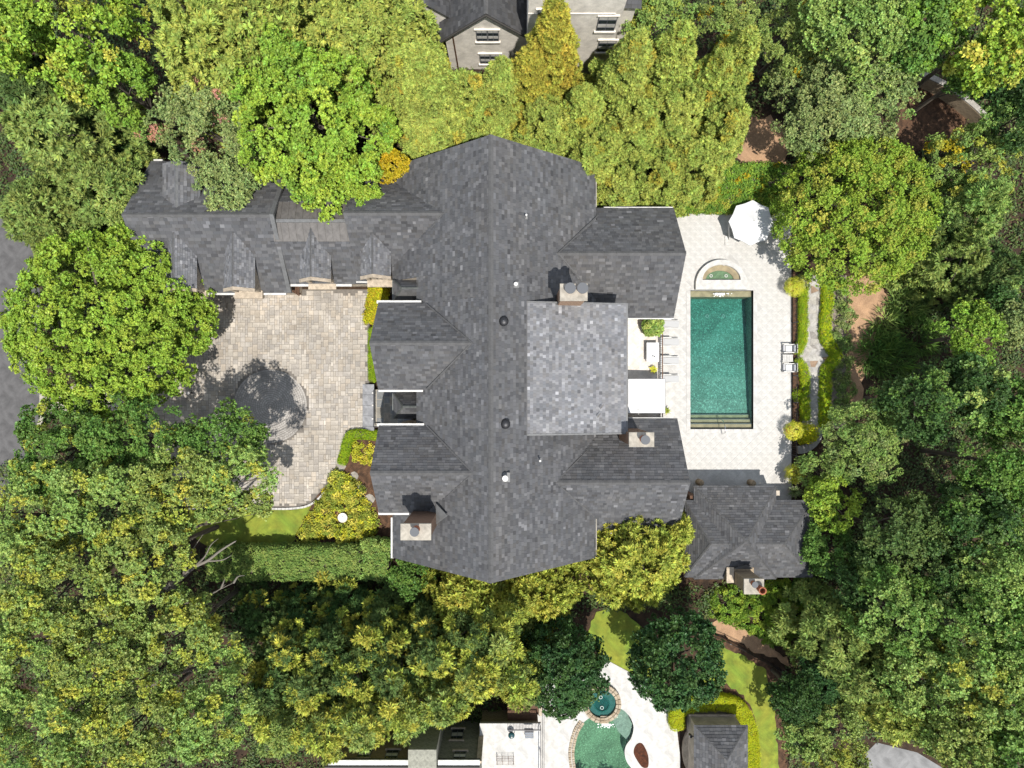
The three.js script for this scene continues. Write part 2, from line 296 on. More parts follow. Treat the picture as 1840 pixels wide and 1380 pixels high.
// ---------------------------------------------------------------- swimming pool
{
  const pool = thing('swimming_pool', 'rectangular teal swimming pool with entry steps set in the pale stone deck', 'pool', V((POOL.x0 + POOL.x1) / 2, 0, (POOL.z0 + POOL.z1) / 2));
  const { x0, x1, z0, z1 } = POOL, zs = P(0, 745).z, zn = z0 + 0.5;
  const floorG = new Geo(); floorG.prism([V(x0, -1.95, z0), V(x0, -1.85, z0 + 5), V(x0, -1.15, zs), V(x0, -1.15, z1), V(x1, -1.15, z1), V(x1, -1.15, zs), V(x1, -1.85, z0 + 5), V(x1, -1.95, z0)].slice(0, 0).concat([V(x0, -2.2, z0), V(x0, -0.95, z1), V(x1, -0.95, z1), V(x1, -2.2, z0)]), [V(x0, -2.5, z0), V(x0, -2.5, z1), V(x1, -2.5, z1), V(x1, -2.5, z0)]);
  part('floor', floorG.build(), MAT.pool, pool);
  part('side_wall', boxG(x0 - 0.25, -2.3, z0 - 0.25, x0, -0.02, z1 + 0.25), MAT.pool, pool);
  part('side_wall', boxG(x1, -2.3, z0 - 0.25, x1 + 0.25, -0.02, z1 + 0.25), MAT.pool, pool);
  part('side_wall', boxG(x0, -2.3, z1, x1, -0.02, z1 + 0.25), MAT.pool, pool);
  part('side_wall', boxG(x0, -2.3, z0 - 0.25, x1, 0.06, z0), MAT.poolTan, pool);
  part('ledge', boxG(x0, -2.0, z0, x1, -0.35, zn), MAT.poolTan, pool);
  for (let i = 0; i < 3; i++) { part('step', boxG(x0, -1.4, zs + i * 0.39, x1, -0.85 + i * 0.27, zs + (i + 1) * 0.4), MAT.poolTan, pool); part('step_nosing', boxG(x0 + 0.01, -0.855 + i * 0.27, zs + i * 0.39 - 0.01, x1 - 0.01, -0.835 + i * 0.27, zs + i * 0.39 + 0.06), mat([0.04, 0.06, 0.06], 0.5), pool); }
  part('water', new THREE.PlaneGeometry(x1 - x0 - 0.004, z1 - z0 - 0.004).rotateX(-Math.PI / 2).translate((x0 + x1) / 2, -0.06, (z0 + z1) / 2), water, pool);
  const layer = tint([0.912, 0.964, 0.96]);
  for (let i = 0; i < 10; i++) part('water_depth', new THREE.PlaneGeometry(x1 - x0 - 0.004, z1 - z0 - 0.004).rotateX(-Math.PI / 2).translate((x0 + x1) / 2, -0.22 - i * 0.2, (z0 + z1) / 2), layer, pool);
  for (const px of [1270, 1299]) { const c = P(px, 568, -2); const t = new THREE.TorusGeometry(0.12, 0.035, 6, 16).rotateX(Math.PI / 2).translate(c.x, -1.9, c.z); part('drain_ring', t, MAT.white, pool); }
  const nS = 19, nE = 9;                                        // coping stones
  for (let i = 0; i < nS; i++) for (const x of [x0 - 0.32, x1]) part('coping_stone', boxG(x, -0.05, z0 + (z1 - z0) * i / nS + 0.006, x + 0.32, DY + 0.012, z0 + (z1 - z0) * (i + 1) / nS - 0.006), MAT.coping, pool);
  for (let i = 0; i < nE; i++) part('coping_stone', boxG(x0 - 0.32 + (x1 - x0 + 0.64) * i / nE + 0.006, -0.05, z1, x0 - 0.32 + (x1 - x0 + 0.64) * (i + 1) / nE - 0.006, DY + 0.012, z1 + 0.32), MAT.coping, pool);
  const rc = P(1300, 770, 0.5);
  part('handrail', tube([V(rc.x, -0.6, rc.z - 0.75), V(rc.x, 0.5, rc.z - 0.6), V(rc.x, 0.95, rc.z - 0.2), V(rc.x, 0.95, rc.z + 0.3), V(rc.x, 0.1, rc.z + 0.5)], 0.035, 0.035, 30, 8), MAT.chrome, pool);
}
// spa: half round, raised, spilling into the pool
{
  const spa = thing('spa', 'raised half-round spa with green water at the head of the pool', 'spa', V(spaC.x, DY, spaC.z));
  const top = 0.55, arc = (r, cz, n = 28) => Array.from({ length: n + 1 }, (_, i) => [spaC.x + Math.cos(Math.PI + Math.PI * i / n) * r, cz + Math.sin(Math.PI + Math.PI * i / n) * r]);
  const outer = [...arc(spaR, spaC.z), [spaC.x + spaR, POOL.z0 - 0.03], [spaC.x - spaR, POOL.z0 - 0.03]];
  const wz = P(0, 503, 0.5).z, inner = arc(1.62, wz).map(([x, z]) => [x, wz + (z - wz) * 0.8]);
  const benchIn = arc(1.2, wz - 0.02, 24).map(([x, z]) => [x - 0.08, wz - 0.02 + (z - wz + 0.02) * 0.68]);
  part('outer_wall', slab(outer, DY - 0.08, top, [inner]), MAT.coping, spa);
  part('bench', slab(inner, 0.1, 0.26, [benchIn]), MAT.poolTan, spa);
  part('floor', slab(inner, 0.09, 0.115), mat([0.3, 0.38, 0.2], 0.8, { map: rep(tPebbleSparkle, 2.2) }), spa);
  const w = new THREE.ShapeGeometry(shapeOf(inner)).rotateX(-Math.PI / 2).translate(0, 0.46, 0); part('water', uvm(w), water, spa);
  for (const px of [1277, 1304]) { const c = P(px, 496, 0); part('jet', new THREE.TorusGeometry(0.11, 0.035, 6, 14).rotateX(Math.PI / 2).translate(c.x, 0.13, c.z), MAT.white, spa); }
  for (const [px, py] of [[1301, 476], [1322, 484], [1334, 498]]) { const c = P(px, py, 0.5); part('wall_light', new THREE.CylinderGeometry(0.06, 0.06, 0.05, 10).translate(c.x, 0.44, c.z), MAT.white, spa); }
  // the spill of foam on the ledge below
  R = rng(5); const foam = [];
  for (let i = 0; i < 90; i++) { const c = P(1280 + 30 * (R() + R()) / 2 + (R() < 0.3 ? rr(-14, 20) : 0), 529 + 7 * R() * R(), 0), s = rr(0.02, 0.06); foam.push(new THREE.IcosahedronGeometry(s, 0).scale(1, 0.4, 1).translate(c.x, -0.045, c.z - 0.1)); }
  part('spill_foam', merge(foam), mat([0.85, 0.87, 0.87], 0.6), spa, 'stuff');
}

// ================================================================ ROOFS
const SLATES = [[0.127, 0.128, 0.137], [0.152, 0.152, 0.161], [0.103, 0.104, 0.112], [0.181, 0.181, 0.189], [0.135, 0.136, 0.141], [0.118, 0.122, 0.132], [0.159, 0.159, 0.164], [0.139, 0.140, 0.150], [0.125, 0.122, 0.123], [0.147, 0.150, 0.160]];
function faceFrame(pts) {                                     // pts: eave start, eave end, then the rest of the convex outline
  const u = pts[1].clone().sub(pts[0]).normalize(), w = pts[2].clone().sub(pts[1]), n = u.clone().cross(w).normalize(); if (n.y < 0) n.negate();
  const v = n.clone().cross(u); if (v.y < 0) v.negate();
  let f2 = pts.map((p) => { const d = p.clone().sub(pts[0]); return [d.dot(u), d.dot(v)]; });
  if (area2(f2) < 0) f2 = f2.reverse();
  return { o: pts[0], u, v, n, f2 };
}
function slateFace(G, pts, o = {}) {                          // slates in courses, each a thin wedge with its own tone, cut to the face
  const { o: org, u, v, n, f2 } = faceFrame(pts), e = o.e ?? 0.25, w0 = o.w ?? 0.3, th = o.th ?? 0.034, k0 = 0.62 * (o.k ?? 1);
  const us = f2.map((q) => q[0]), vs = f2.map((q) => q[1]), umin = Math.min(...us), umax = Math.max(...us), vmin = Math.min(...vs), vmax = Math.max(...vs);
  const at = (a, b, h) => org.clone().addScaledVector(u, a).addScaledVector(v, b).addScaledVector(n, h);
  for (let b = vmin - 0.04, r = 0; b < vmax; b += e, r++) {
    let a = umin - w0 * (r % 2 ? 0.5 : 0.05) - (o.even ? 0 : R() * 0.1);
    while (a < umax) {
      const w = o.even ? w0 : w0 * rr(0.62, 1.4), jig = o.even ? 0 : rr(-0.014, 0.014);
      const c = clip([[a + 0.004, b + jig], [a + w - 0.004, b + jig], [a + w - 0.004, b + e + 0.012], [a + 0.004, b + e + 0.012]], f2);
      if (c.length > 2 && Math.abs(area2(c)) > 0.002) {
        const rs = R(), t = SLATES[Math.floor(R() * SLATES.length)], k = k0 * (rs > 0.965 ? rr(1.3, 1.75) : rs < 0.07 ? rr(0.62, 0.8) : rr(0.84, 1.17)) * (1 + 0.1 * noise.noise((org.x + a) * 0.23, (org.z + b) * 0.23, 3.3)), lift = rr(0, 0.006), brown = Math.max(0, noise.noise((org.x + a) * 0.16, b * 0.3, org.z * 0.1 + 8)) * 0.16;
        const col = [t[0] * k * (1 + brown * 0.5), t[1] * k * (1 + brown * 0.2), t[2] * k * (1 - brown * 0.25)], h = (bb) => 0.008 + (th + lift) * (1 - (bb - b) / e);
        const top = c.map(([x, y]) => at(x, y, h(y))), bot = c.map(([x, y]) => at(x, y, -0.01));
        if (o.single && o.single.length < 300 && Math.abs(area2(c)) > w0 * e * 0.8 && (!o.near || o.near(top[0]))) { const g = new Geo(); g.prism(top, bot, col, false); o.single.push(g); }
        else G.prism(top, bot, col, false);
      }
      a += w;
    }
  }
}
function capRow(a, b, w = 0.3, h = 0.06, step = 0.45) {       // overlapping ridge or hip caps along a line, an inverted V each
  const list = [], d = b.clone().sub(a), L = d.length(), t = d.clone().normalize(), side = V(0, 1, 0).cross(t).normalize(), up = t.clone().cross(side).normalize(); if (up.y < 0) up.negate();
  const G = new Geo();
  for (let s = 0; s < L; s += step) {
    const e = Math.min(L, s + step + 0.02), p = a.clone().addScaledVector(t, s), q = a.clone().addScaledVector(t, e), k = 0.012 * ((s / step) % 2 | 0);
    const l = (o, dx, dy) => o.clone().addScaledVector(side, dx).addScaledVector(V(0, 1, 0), dy);
    G.quad(l(p, 0, h + k + 0.015), l(q, 0, h + k), l(q, w / 2, -w * 0.32 + h), l(p, w / 2, -w * 0.32 + h + 0.015));
    G.quad(l(p, 0, h + k + 0.015), l(p, -w / 2, -w * 0.32 + h + 0.015), l(q, -w / 2, -w * 0.32 + h), l(q, 0, h + k));
  }
  return G.build();
}
function gable(owner, o) {                                    // o.axis, s0, s1 along the ridge; c, hr ridge; ca, ha and cb, hb the two eaves
  const pt = (s, c, y) => o.axis === 'x' ? V(s, y, c) : V(c, y, s), { s0, s1, c, hr, ca, ha, cb, hb } = o, t = 0.14;
  const roofG = new Geo();                                     // the boarded roof with its thickness
  for (const [e, h] of [[ca, ha], [cb, hb]]) roofG.prism([pt(s0, c, hr), pt(s1, c, hr), pt(s1, e, h), pt(s0, e, h)], [pt(s0, c, hr - t), pt(s1, c, hr - t), pt(s1, e, h - t), pt(s0, e, h - t)]);
  const roof = part('roof', roofG.build(), MAT.board, owner);
  if (!o.noSlate) {
    const G = new Geo();
    slateFace(G, [pt(s0, ca, ha), pt(s1, ca, ha), pt(s1, c, hr), pt(s0, c, hr)], o);
    slateFace(G, [pt(s0, cb, hb), pt(s1, cb, hb), pt(s1, c, hr), pt(s0, c, hr)], o);
    part('slate_covering', G.build(), MAT.slate, roof, 'stuff');
  }
  part('ridge_cap', capRow(pt(s0, c, hr), pt(s1, c, hr), 0.34), MAT.cap, roof);
  const i = o.inset ?? 0.32, wallG = new Geo(), k = (e, h) => [e + Math.sign(c - e) * 0.42, h + (hr - h) * 0.42 / Math.abs(c - e) - t];
  const [wa, ya] = k(ca, ha), [wb, yb] = k(cb, hb), ring = (s) => [pt(s, wa, 0), pt(s, wa, ya - 0.04), pt(s, c, hr - t - 0.03), pt(s, wb, yb - 0.04), pt(s, wb, 0)];
  wallG.prism(ring(s0 + i), ring(s1 - i));
  part('wall', wallG.build(), o.wall ?? MAT.stucco, owner);
  for (const [e, h, spans] of [[ca, ha, o.gutA], [cb, hb, o.gutB]]) for (const [g0, g1] of spans ?? []) {
    const sg = Math.sign(e - c), q = o.gw ?? 0.17, G = new Geo(), A = pt(g0, e - sg * 0.05, h + 0.01), B = pt(g1, e + sg * q, h - 0.16);
    G.box(Math.min(A.x, B.x), B.y, Math.min(A.z, B.z), Math.max(A.x, B.x), A.y, Math.max(A.z, B.z));
    part('gutter', G.build(), MAT.white, roof);
  }
  return roof;
}
function hipFaces(G, x0, x1, z0, z1, he, rx0, rx1, rz, hr, o) {
  const A = V(x0, he, z0), B = V(x1, he, z0), C = V(x1, he, z1), D = V(x0, he, z1), E = V(rx0, hr, rz), Fq = V(rx1, hr, rz), one = rx1 - rx0 < 0.01;
  slateFace(G, one ? [A, B, E] : [A, B, Fq, E], o); slateFace(G, one ? [D, C, E] : [D, C, Fq, E], o); slateFace(G, [D, A, E], o); slateFace(G, [C, B, Fq], o);
  return [[A, E], [B, Fq], [C, Fq], [D, E], ...(one ? [] : [[E, Fq]])];
}
function hipSolid(x0, x1, z0, z1, he, rx0, rx1, rz, hr) {
  const A = V(x0, he, z0), B = V(x1, he, z0), C = V(x1, he, z1), D = V(x0, he, z1), E = V(rx0, hr, rz), Q = V(rx1, hr, rz), G = new Geo();
  G.fan([A, B, Q, E]); G.fan([C, D, E, Q]); G.fan([D, A, E]); G.fan([B, C, Q]); G.fan([A, D, C, B]);
  return G.build();
}
function dormer(owner, px, pyF, pyB, wpx, hEave, hRidge, zf, label) {   // small gabled dormer looking down the slope (towards +z)
  const h = hRidge, cx = P(px, 0, h).x, hw = wpx / 2, zb = zf - 3.9;
  const body = new Geo(); body.prism([V(cx - hw, hEave - 2.9, zf), V(cx + hw, hEave - 2.9, zf), V(cx + hw, hEave, zf), V(cx, h - 0.1, zf), V(cx - hw, hEave, zf)], [V(cx - hw, hEave - 2.9, zb), V(cx + hw, hEave - 2.9, zb), V(cx + hw, hEave, zb), V(cx, h - 0.1, zb), V(cx - hw, hEave, zb)]);
  const d = part('dormer', body.build(), MAT.stone, owner);
  const ov = 0.16, eh = hEave - (h - hEave) * ov / hw, G = new Geo(), deckG = new Geo();
  for (const s of [-1, 1]) {
    const e0 = V(cx + s * (hw + ov), eh, zb), e1 = V(cx + s * (hw + ov), eh, zf + 0.1), r0 = V(cx, h, zb), r1 = V(cx, h, zf + 0.1);
    deckG.prism([e0, e1, r1, r0], [e0, e1, r1, r0].map((q) => q.clone().add(V(0, -0.09, 0))));
    slateFace(G, [e0, e1, r1, r0], { e: 0.19, w: 0.24, k: 1.75 });
  }
  part('dormer_roof', deckG.build(), MAT.board, d); part('slate_covering', G.build(), MAT.slate, d, 'stuff');
  part('ridge_cap', capRow(V(cx, h, zb), V(cx, h, zf + 0.1), 0.13, 0.03), MAT.cap, d);
  // stone face: gable coping that swells into a carved sill, with a dark window in it
  const sill = new Geo(); sill.box(cx - hw - 0.05, hEave - 2.25, zf, cx + hw + 0.12, hEave - 1.95, zf + 0.62); sill.box(cx - hw + 0.1, hEave - 2.9, zf, cx + hw - 0.05, hEave - 2.25, zf + 0.5); sill.box(cx - hw - 0.02, hEave - 1.95, zf, cx - hw + 0.28, hEave - 0.1, zf + 0.14); sill.box(cx + hw - 0.28, hEave - 1.95, zf, cx + hw + 0.02, hEave - 0.1, zf + 0.14);
  part('stone_surround', sill.build(), MAT.stone, d);
  const cop = new Geo(); for (const s of [-1, 1]) { const a = V(cx, h + 0.02, zf + 0.1), b = V(cx + s * (hw + 0.2), hEave - 0.06, zf + 0.1); cop.prism([a, b, b.clone().add(V(0, 0, 0.24)), a.clone().add(V(0, 0, 0.24))], [a, b, b.clone().add(V(0, 0, 0.24)), a.clone().add(V(0, 0, 0.24))].map((q) => q.clone().add(V(0, -0.22, 0)))); }
  part('gable_coping', cop.build(), MAT.stone, d);
  part('window', boxG(cx - hw + 0.28, hEave - 1.95, zf + 0.012, cx + hw - 0.28, hEave - 0.15, zf + 0.05), MAT.glass, d);
  for (const dx of [-0.01, 0.3]) part('window_bar', boxG(cx + dx - 0.16, hEave - 1.94, zf + 0.052, cx + dx - 0.12, hEave - 0.16, zf + 0.075), MAT.frame, d);
  return d;
}
function chimney(owner, px, py, h, wx, wz, base, material, pots, lean = {}) {
  const c = P(px, py, h), G = new Geo(), x0 = c.x - wx / 2, x1 = c.x + wx / 2, z0 = c.z - wz / 2, z1 = c.z + wz / 2;
  const ch = part('chimney', boxG(x0 + 0.1, base, z0 + 0.1, x1 - 0.1, h - 0.2, z1 - 0.1), material, owner);
  part('chimney_band', boxG(x0 + 0.03, h - 0.42, z0 + 0.03, x1 - 0.03, h - 0.2, z1 - 0.03), material, ch);
  const q = [[x0, z0], [x1, z0], [x1, z1], [x0, z1]];
  part('chimney_cap', slab(q, h - 0.2, h, [], 0.03), MAT.concrete, ch);
  for (const [dx, dz, r, ph, kind] of pots) {
    const x = c.x + dx, z = c.z + dz;
    if (kind === 'hood') {
      part('pot', new THREE.CylinderGeometry(r * 0.72, r * 0.8, ph, 18).translate(x, h + ph / 2, z), MAT.terracotta, ch);
      part('rain_hood', new THREE.CylinderGeometry(r, r * 1.02, 0.06, 24).translate(x, h + ph + 0.12, z), MAT.steel, ch);
      part('hood_stay', new THREE.CylinderGeometry(0.03, 0.03, 0.16, 6).translate(x, h + ph + 0.04, z), MAT.darkMetal, ch);
    } else {
      const g = new THREE.LatheGeometry([[r * 0.72, ph], [r * 0.72, 0.02], [r * 0.8, 0.02], [r * 0.85, ph * 0.8], [r, ph * 0.86], [r, ph], [r * 0.72, ph]].map(([a, b]) => new THREE.Vector2(a, b)), 22).translate(x, h, z);
      part('pot', g, MAT.terracotta, ch);
    }
  }
  return ch;
}

// ================================================================ THE MANSION
R = rng(101);
const house = thing('mansion', 'large slate-roofed mansion with cross gables, chimneys and dormers between driveway and pool', 'house', V(-1, 0, -2));
const mainRidge = P(882, 0, 13.5).x, zN = P(0, 242, 13.5).z, zS = P(0, 1048, 13.5).z, eL = P(706, 0, 6.5).x, eR = P(1070, 0, 6.5).x;
{ // main roof: one long pool-side slope; the driveway slope steps back behind the porch and the stair turret
  const t = 0.14, hS = 7 / (mainRidge - eL), rec = P(749, 0, 8.4).x, hRec = 13.5 - (mainRidge - rec) * hS, zz = (py, h) => P(0, py, h).z;
  const segs = [[zN, zz(503, 7), eL, 6.5], [zz(503, 7), zz(545, 9.1), rec, hRec], [zz(545, 9.1), zz(700, 9.1), eL + 0.6, 6.5 + 0.6 * hS], [zz(700, 9.1), zz(765, 9.1), rec, hRec], [zz(765, 9.1), zS, eL, 6.5]];
  const G = new Geo(), S = new Geo(), Wl = new Geo(), q = (z, x, y) => V(x, y, z);
  G.prism([q(zN, mainRidge, 13.5), q(zS, mainRidge, 13.5), q(zS, eR, 6.5), q(zN, eR, 6.5)], [q(zN, mainRidge, 13.5 - t), q(zS, mainRidge, 13.5 - t), q(zS, eR, 6.5 - t), q(zN, eR, 6.5 - t)]);
  slateFace(S, [q(zN, eR, 6.5), q(zS, eR, 6.5), q(zS, mainRidge, 13.5), q(zN, mainRidge, 13.5)], { w: 0.3, e: 0.26 });
  for (const [a, b, x, y] of segs) {
    G.prism([q(a, mainRidge, 13.5), q(b, mainRidge, 13.5), q(b, x, y), q(a, x, y)], [q(a, mainRidge, 13.5 - t), q(b, mainRidge, 13.5 - t), q(b, x, y - t), q(a, x, y - t)]);
    slateFace(S, [q(a, x, y), q(b, x, y), q(b, mainRidge, 13.5), q(a, mainRidge, 13.5)], { w: 0.3, e: 0.26 });
    const wx = x + 0.42, wy = y + 0.42 * hS - t - 0.04, i0 = a === zN ? 0.32 : 0, i1 = b === zS ? 0.32 : 0, ring = (z) => [q(z, wx, 0), q(z, wx, wy), q(z, mainRidge, 13.33), q(z, eR - 0.42, 6.74), q(z, eR - 0.42, 0)];
    Wl.prism(ring(a + i0), ring(b - i1));
  }
  const roof = part('roof', G.build(), MAT.board, house);
  part('slate_covering', S.build(), MAT.slate, roof, 'stuff');
  part('wall', Wl.build(), MAT.stucco, house);
  part('ridge_cap', capRow(q(zN, mainRidge, 13.5), q(zS, mainRidge, 13.5), 0.34), MAT.cap, roof);
  for (const [a, b, x, w, m] of [[930, 1003, eL - 0.16, 0.2, MAT.white], [930, 1000, eR - 0.03, 0.13, MAT.concrete], [304, 372, eR - 0.03, 0.12, MAT.concrete]]) part('gutter', boxG(x, 6.36, zz(a, 6.5), x + w, 6.505, zz(b, 6.5)), m, roof);
}
// wings towards the pool
const wingX = P(1003, 0, 9.3).x - 1.6;
gable(house, { axis: 'x', s0: wingX, s1: P(1233, 0, 9.3).x, c: P(0, 455, 9.3).z, hr: 9.3, ca: P(0, 374, 5.3).z, ha: 5.3, cb: P(0, 571, 5.3).z, hb: 5.3, w: 0.36, gw: 0.1, gutA: [[P(1085, 0, 5.3).x, P(1209, 0, 5.3).x]], gutB: [[P(1128, 0, 5.3).x, P(1211, 0, 5.3).x]] });
gable(house, { axis: 'x', s0: wingX - 0.3, s1: P(1240, 0, 9.3).x, c: P(0, 867, 9.3).z, hr: 9.3, ca: P(0, 752, 5.3).z, ha: 5.3, cb: P(0, 957, 5.3).z, hb: 5.3, w: 0.36, gw: 0.08, gutA: [[P(1130, 0, 5.3).x, P(1210, 0, 5.3).x]], gutB: [[P(1072, 0, 5.3).x, P(1212, 0, 5.3).x]] });
// front gables towards the driveway
gable(house, { axis: 'x', s0: P(664, 0, 12.3).x, s1: P(848, 0, 12.3).x + 1.2, c: P(0, 616, 12.3).z, hr: 12.3, ca: P(0, 544, 9.1).z, ha: 9.1, cb: P(0, 700, 9.1).z, hb: 9.1, w: 0.34, e: 0.24, gutA: [[P(677, 0, 9.1).x, P(757, 0, 9.1).x]], gutB: [[P(680, 0, 9.1).x, P(760, 0, 9.1).x]] });
gable(house, { axis: 'x', s0: P(665, 0, 12.3).x, s1: P(850, 0, 12.3).x + 1.2, c: P(0, 850, 12.3).z, hr: 12.3, ca: P(0, 765, 9.1).z, ha: 9.1, cb: P(0, 921, 9.1).z, hb: 9.1, w: 0.34, e: 0.24, gutA: [[P(678, 0, 9.1).x, P(762, 0, 9.1).x]], gutB: [[P(680, 0, 9.1).x, P(735, 0, 9.1).x]] });
// shed roof over the pool-side bay, laid with even square slates
{
  const a = P(946, 541, 11.3), b = P(946, 783, 11.3), c = P(1125, 545, 9.9), d = P(1125, 780, 9.9); a.x = b.x; c.x = d.x;
  const top = [c, d, b, a], bot = top.map((q) => q.clone().add(V(0, -0.22, 0))), G = new Geo(); G.prism(top, bot);
  const roof = part('shed_roof', G.build(), MAT.board, house), S = new Geo(), single = [];
  slateFace(S, top, { w: 0.235, e: 0.23, even: true, k: 2.0, th: 0.02, single });  // slates toned far lighter than elsewhere: overhead sun painted into their colour
  part('slate_covering', S.build(), MAT.slate, roof, 'stuff');
  for (const g of single) part('slate', g.build(), MAT.slate, roof);
  part('edge_flashing', boxG(a.x - 0.14, 11.22, a.z, a.x + 0.06, 11.38, b.z), MAT.cap, roof);
  part('gutter', boxG(c.x - 0.02, 9.72, c.z, c.x + 0.13, 9.9, d.z), MAT.lead, roof);
  for (const z of [c.z, d.z - 0.1]) { const E = new Geo(), l = (p, dy) => V(p.x, p.y + dy, z); E.prism([V(a.x, 11.36, z), V(a.x, 11.36, z + 0.1), V(c.x, 9.96, z + 0.1), V(c.x, 9.96, z)], [V(a.x, 11.1, z), V(a.x, 11.1, z + 0.1), V(c.x, 9.7, z + 0.1), V(c.x, 9.7, z)]); part('verge', E.build(), MAT.lead, roof); }
  part('wall', boxG(a.x + 1, 0, a.z + 0.3, c.x - 0.35, 9.6, b.z - 0.3), MAT.stucco, house);
  R = rng(77); for (const [px, py] of [[1010, 722], [1082, 730], [1077, 745]]) { const q = P(px, py, 10.6); part('branch_litter', tube([V(q.x - 0.15, 10.72, q.z + 0.2), V(q.x, 10.72, q.z), V(q.x + 0.12, 10.7, q.z - 0.14)], 0.03, 0.015, 6, 5), MAT.barkPale, roof); }
}
// ---- garage wing
const gz = P(0, 386, 9.1).z, gA = P(0, 290, 4.9).z, gB = P(0, 526, 4.9).z;
gable(house, { axis: 'x', s0: P(219, 0, 9.1).x, s1: P(485, 0, 9.1).x, c: gz, hr: 9.1, ca: gA, ha: 4.9, cb: gB, hb: 4.9, w: 0.4, e: 0.27, gutA: [[P(276, 0, 4.9).x, P(292, 0, 4.9).x]], gutB: [[P(300, 0, 4.9).x, P(329, 0, 4.9).x], [P(368, 0, 4.9).x, P(430, 0, 4.9).x], [P(468, 0, 4.9).x, P(514, 0, 4.9).x]] });
{ // raised stone verge of the garage wing over the lower link roof
  const x = P(485, 0, 9.1).x; const G = new Geo();
  for (const [e, h] of [[gA, 4.9], [gB, 4.9]]) G.prism([V(x, 9.26, gz), V(x + 0.3, 9.26, gz), V(x + 0.3, h + 0.16, e), V(x, h + 0.16, e)], [V(x, 8.9, gz), V(x + 0.3, 8.9, gz), V(x + 0.3, h - 0.2, e), V(x, h - 0.2, e)]);
  part('stone_verge', G.build(), MAT.lead, house);
}
// ---- link with a shallow standing-seam metal top and steep slate skirts
{
  const x0 = P(487, 0, 8.6).x, x1 = P(622, 0, 8.6).x + 0.6, zr = P(0, 397, 8.6).z, zm = P(0, 434, 7.9).z, zb = P(0, 510, 5.2).z, za = P(0, 363, 8.0).z, zn = P(0, 320, 5.2).z;
  const metal = new Geo(); metal.prism([V(x0, 8.6, zr), V(x0, 7.9, zm), V(x1, 7.9, zm), V(x1, 8.6, zr)], [V(x0, 8.4, zr), V(x0, 7.7, zm), V(x1, 7.7, zm), V(x1, 8.4, zr)]); metal.prism([V(x0, 8.6, zr), V(x1, 8.6, zr), V(x1, 8.0, za), V(x0, 8.0, za)], [V(x0, 8.4, zr), V(x1, 8.4, zr), V(x1, 7.8, za), V(x0, 7.8, za)]);
  const roof = part('metal_roof', metal.build(), MAT.metal, house);
  for (let i = 0; i <= 11; i++) { const x = x0 + 0.1 + (x1 - x0 - 0.2) * i / 11; for (const [z, y] of [[zm, 7.9], [za, 8.0]]) { const G = new Geo(), s = 0.025, q = [V(x - s, 8.65, zr), V(x + s, 8.65, zr), V(x + s, y + 0.05, z), V(x - s, y + 0.05, z)]; G.prism(q, q.map((p) => p.clone().add(V(0, -0.07, 0)))); part('standing_seam', G.build(), MAT.metal, roof); } }
  part('ridge_cap', boxG(x0, 8.58, zr - 0.12, x1, 8.68, zr + 0.12), MAT.lead, roof);
  const sk = new Geo(), S = new Geo(); sk.prism([V(x0, 7.88, zm), V(x0 + 0.4, 5.2, zb), V(x1 + 0.6, 5.2, zb), V(x1 + 0.6, 7.88, zm)], [V(x0, 7.6, zm), V(x0 + 0.4, 5.0, zb), V(x1 + 0.6, 5.0, zb), V(x1 + 0.6, 7.6, zm)]); sk.prism([V(x0, 7.98, za), V(x1 + 0.6, 7.98, za), V(x1 + 0.6, 5.2, zn), V(x0, 5.2, zn)], [V(x0, 7.7, za), V(x1 + 0.6, 7.7, za), V(x1 + 0.6, 5.0, zn), V(x0, 5.0, zn)]);
  const skirt = part('roof_skirt', sk.build(), MAT.board, house);
  slateFace(S, [V(x0 - 0.3, 5.2, zb), V(x1 + 2, 5.2, zb), V(x1 + 2, 7.9, zm), V(x0 - 0.3, 7.9, zm)], { w: 0.38 }); slateFace(S, [V(x0, 5.2, zn), V(x1 + 2, 5.2, zn), V(x1 + 2, 8.0, za), V(x0, 8.0, za)], { w: 0.38 });
  part('slate_covering', S.build(), MAT.slate, skirt, 'stuff');
  for (const [a, b] of [[515, 561], [598, 632]]) part('gutter', boxG(P(a, 0, 5.2).x, 5.04, zb - 0.04, P(b, 0, 5.2).x, 5.22, zb + 0.2), MAT.white, skirt);
  part('wall', boxG(x0, 0, zn + 0.5, x1 + 1, 5.1, zb - 0.5), MAT.stucco, house); part('wall', boxG(x0 + 0.1, 5.1, za + 0.2, x1 + 0.9, 7.6, zm - 0.2), MAT.stucco, house);
}
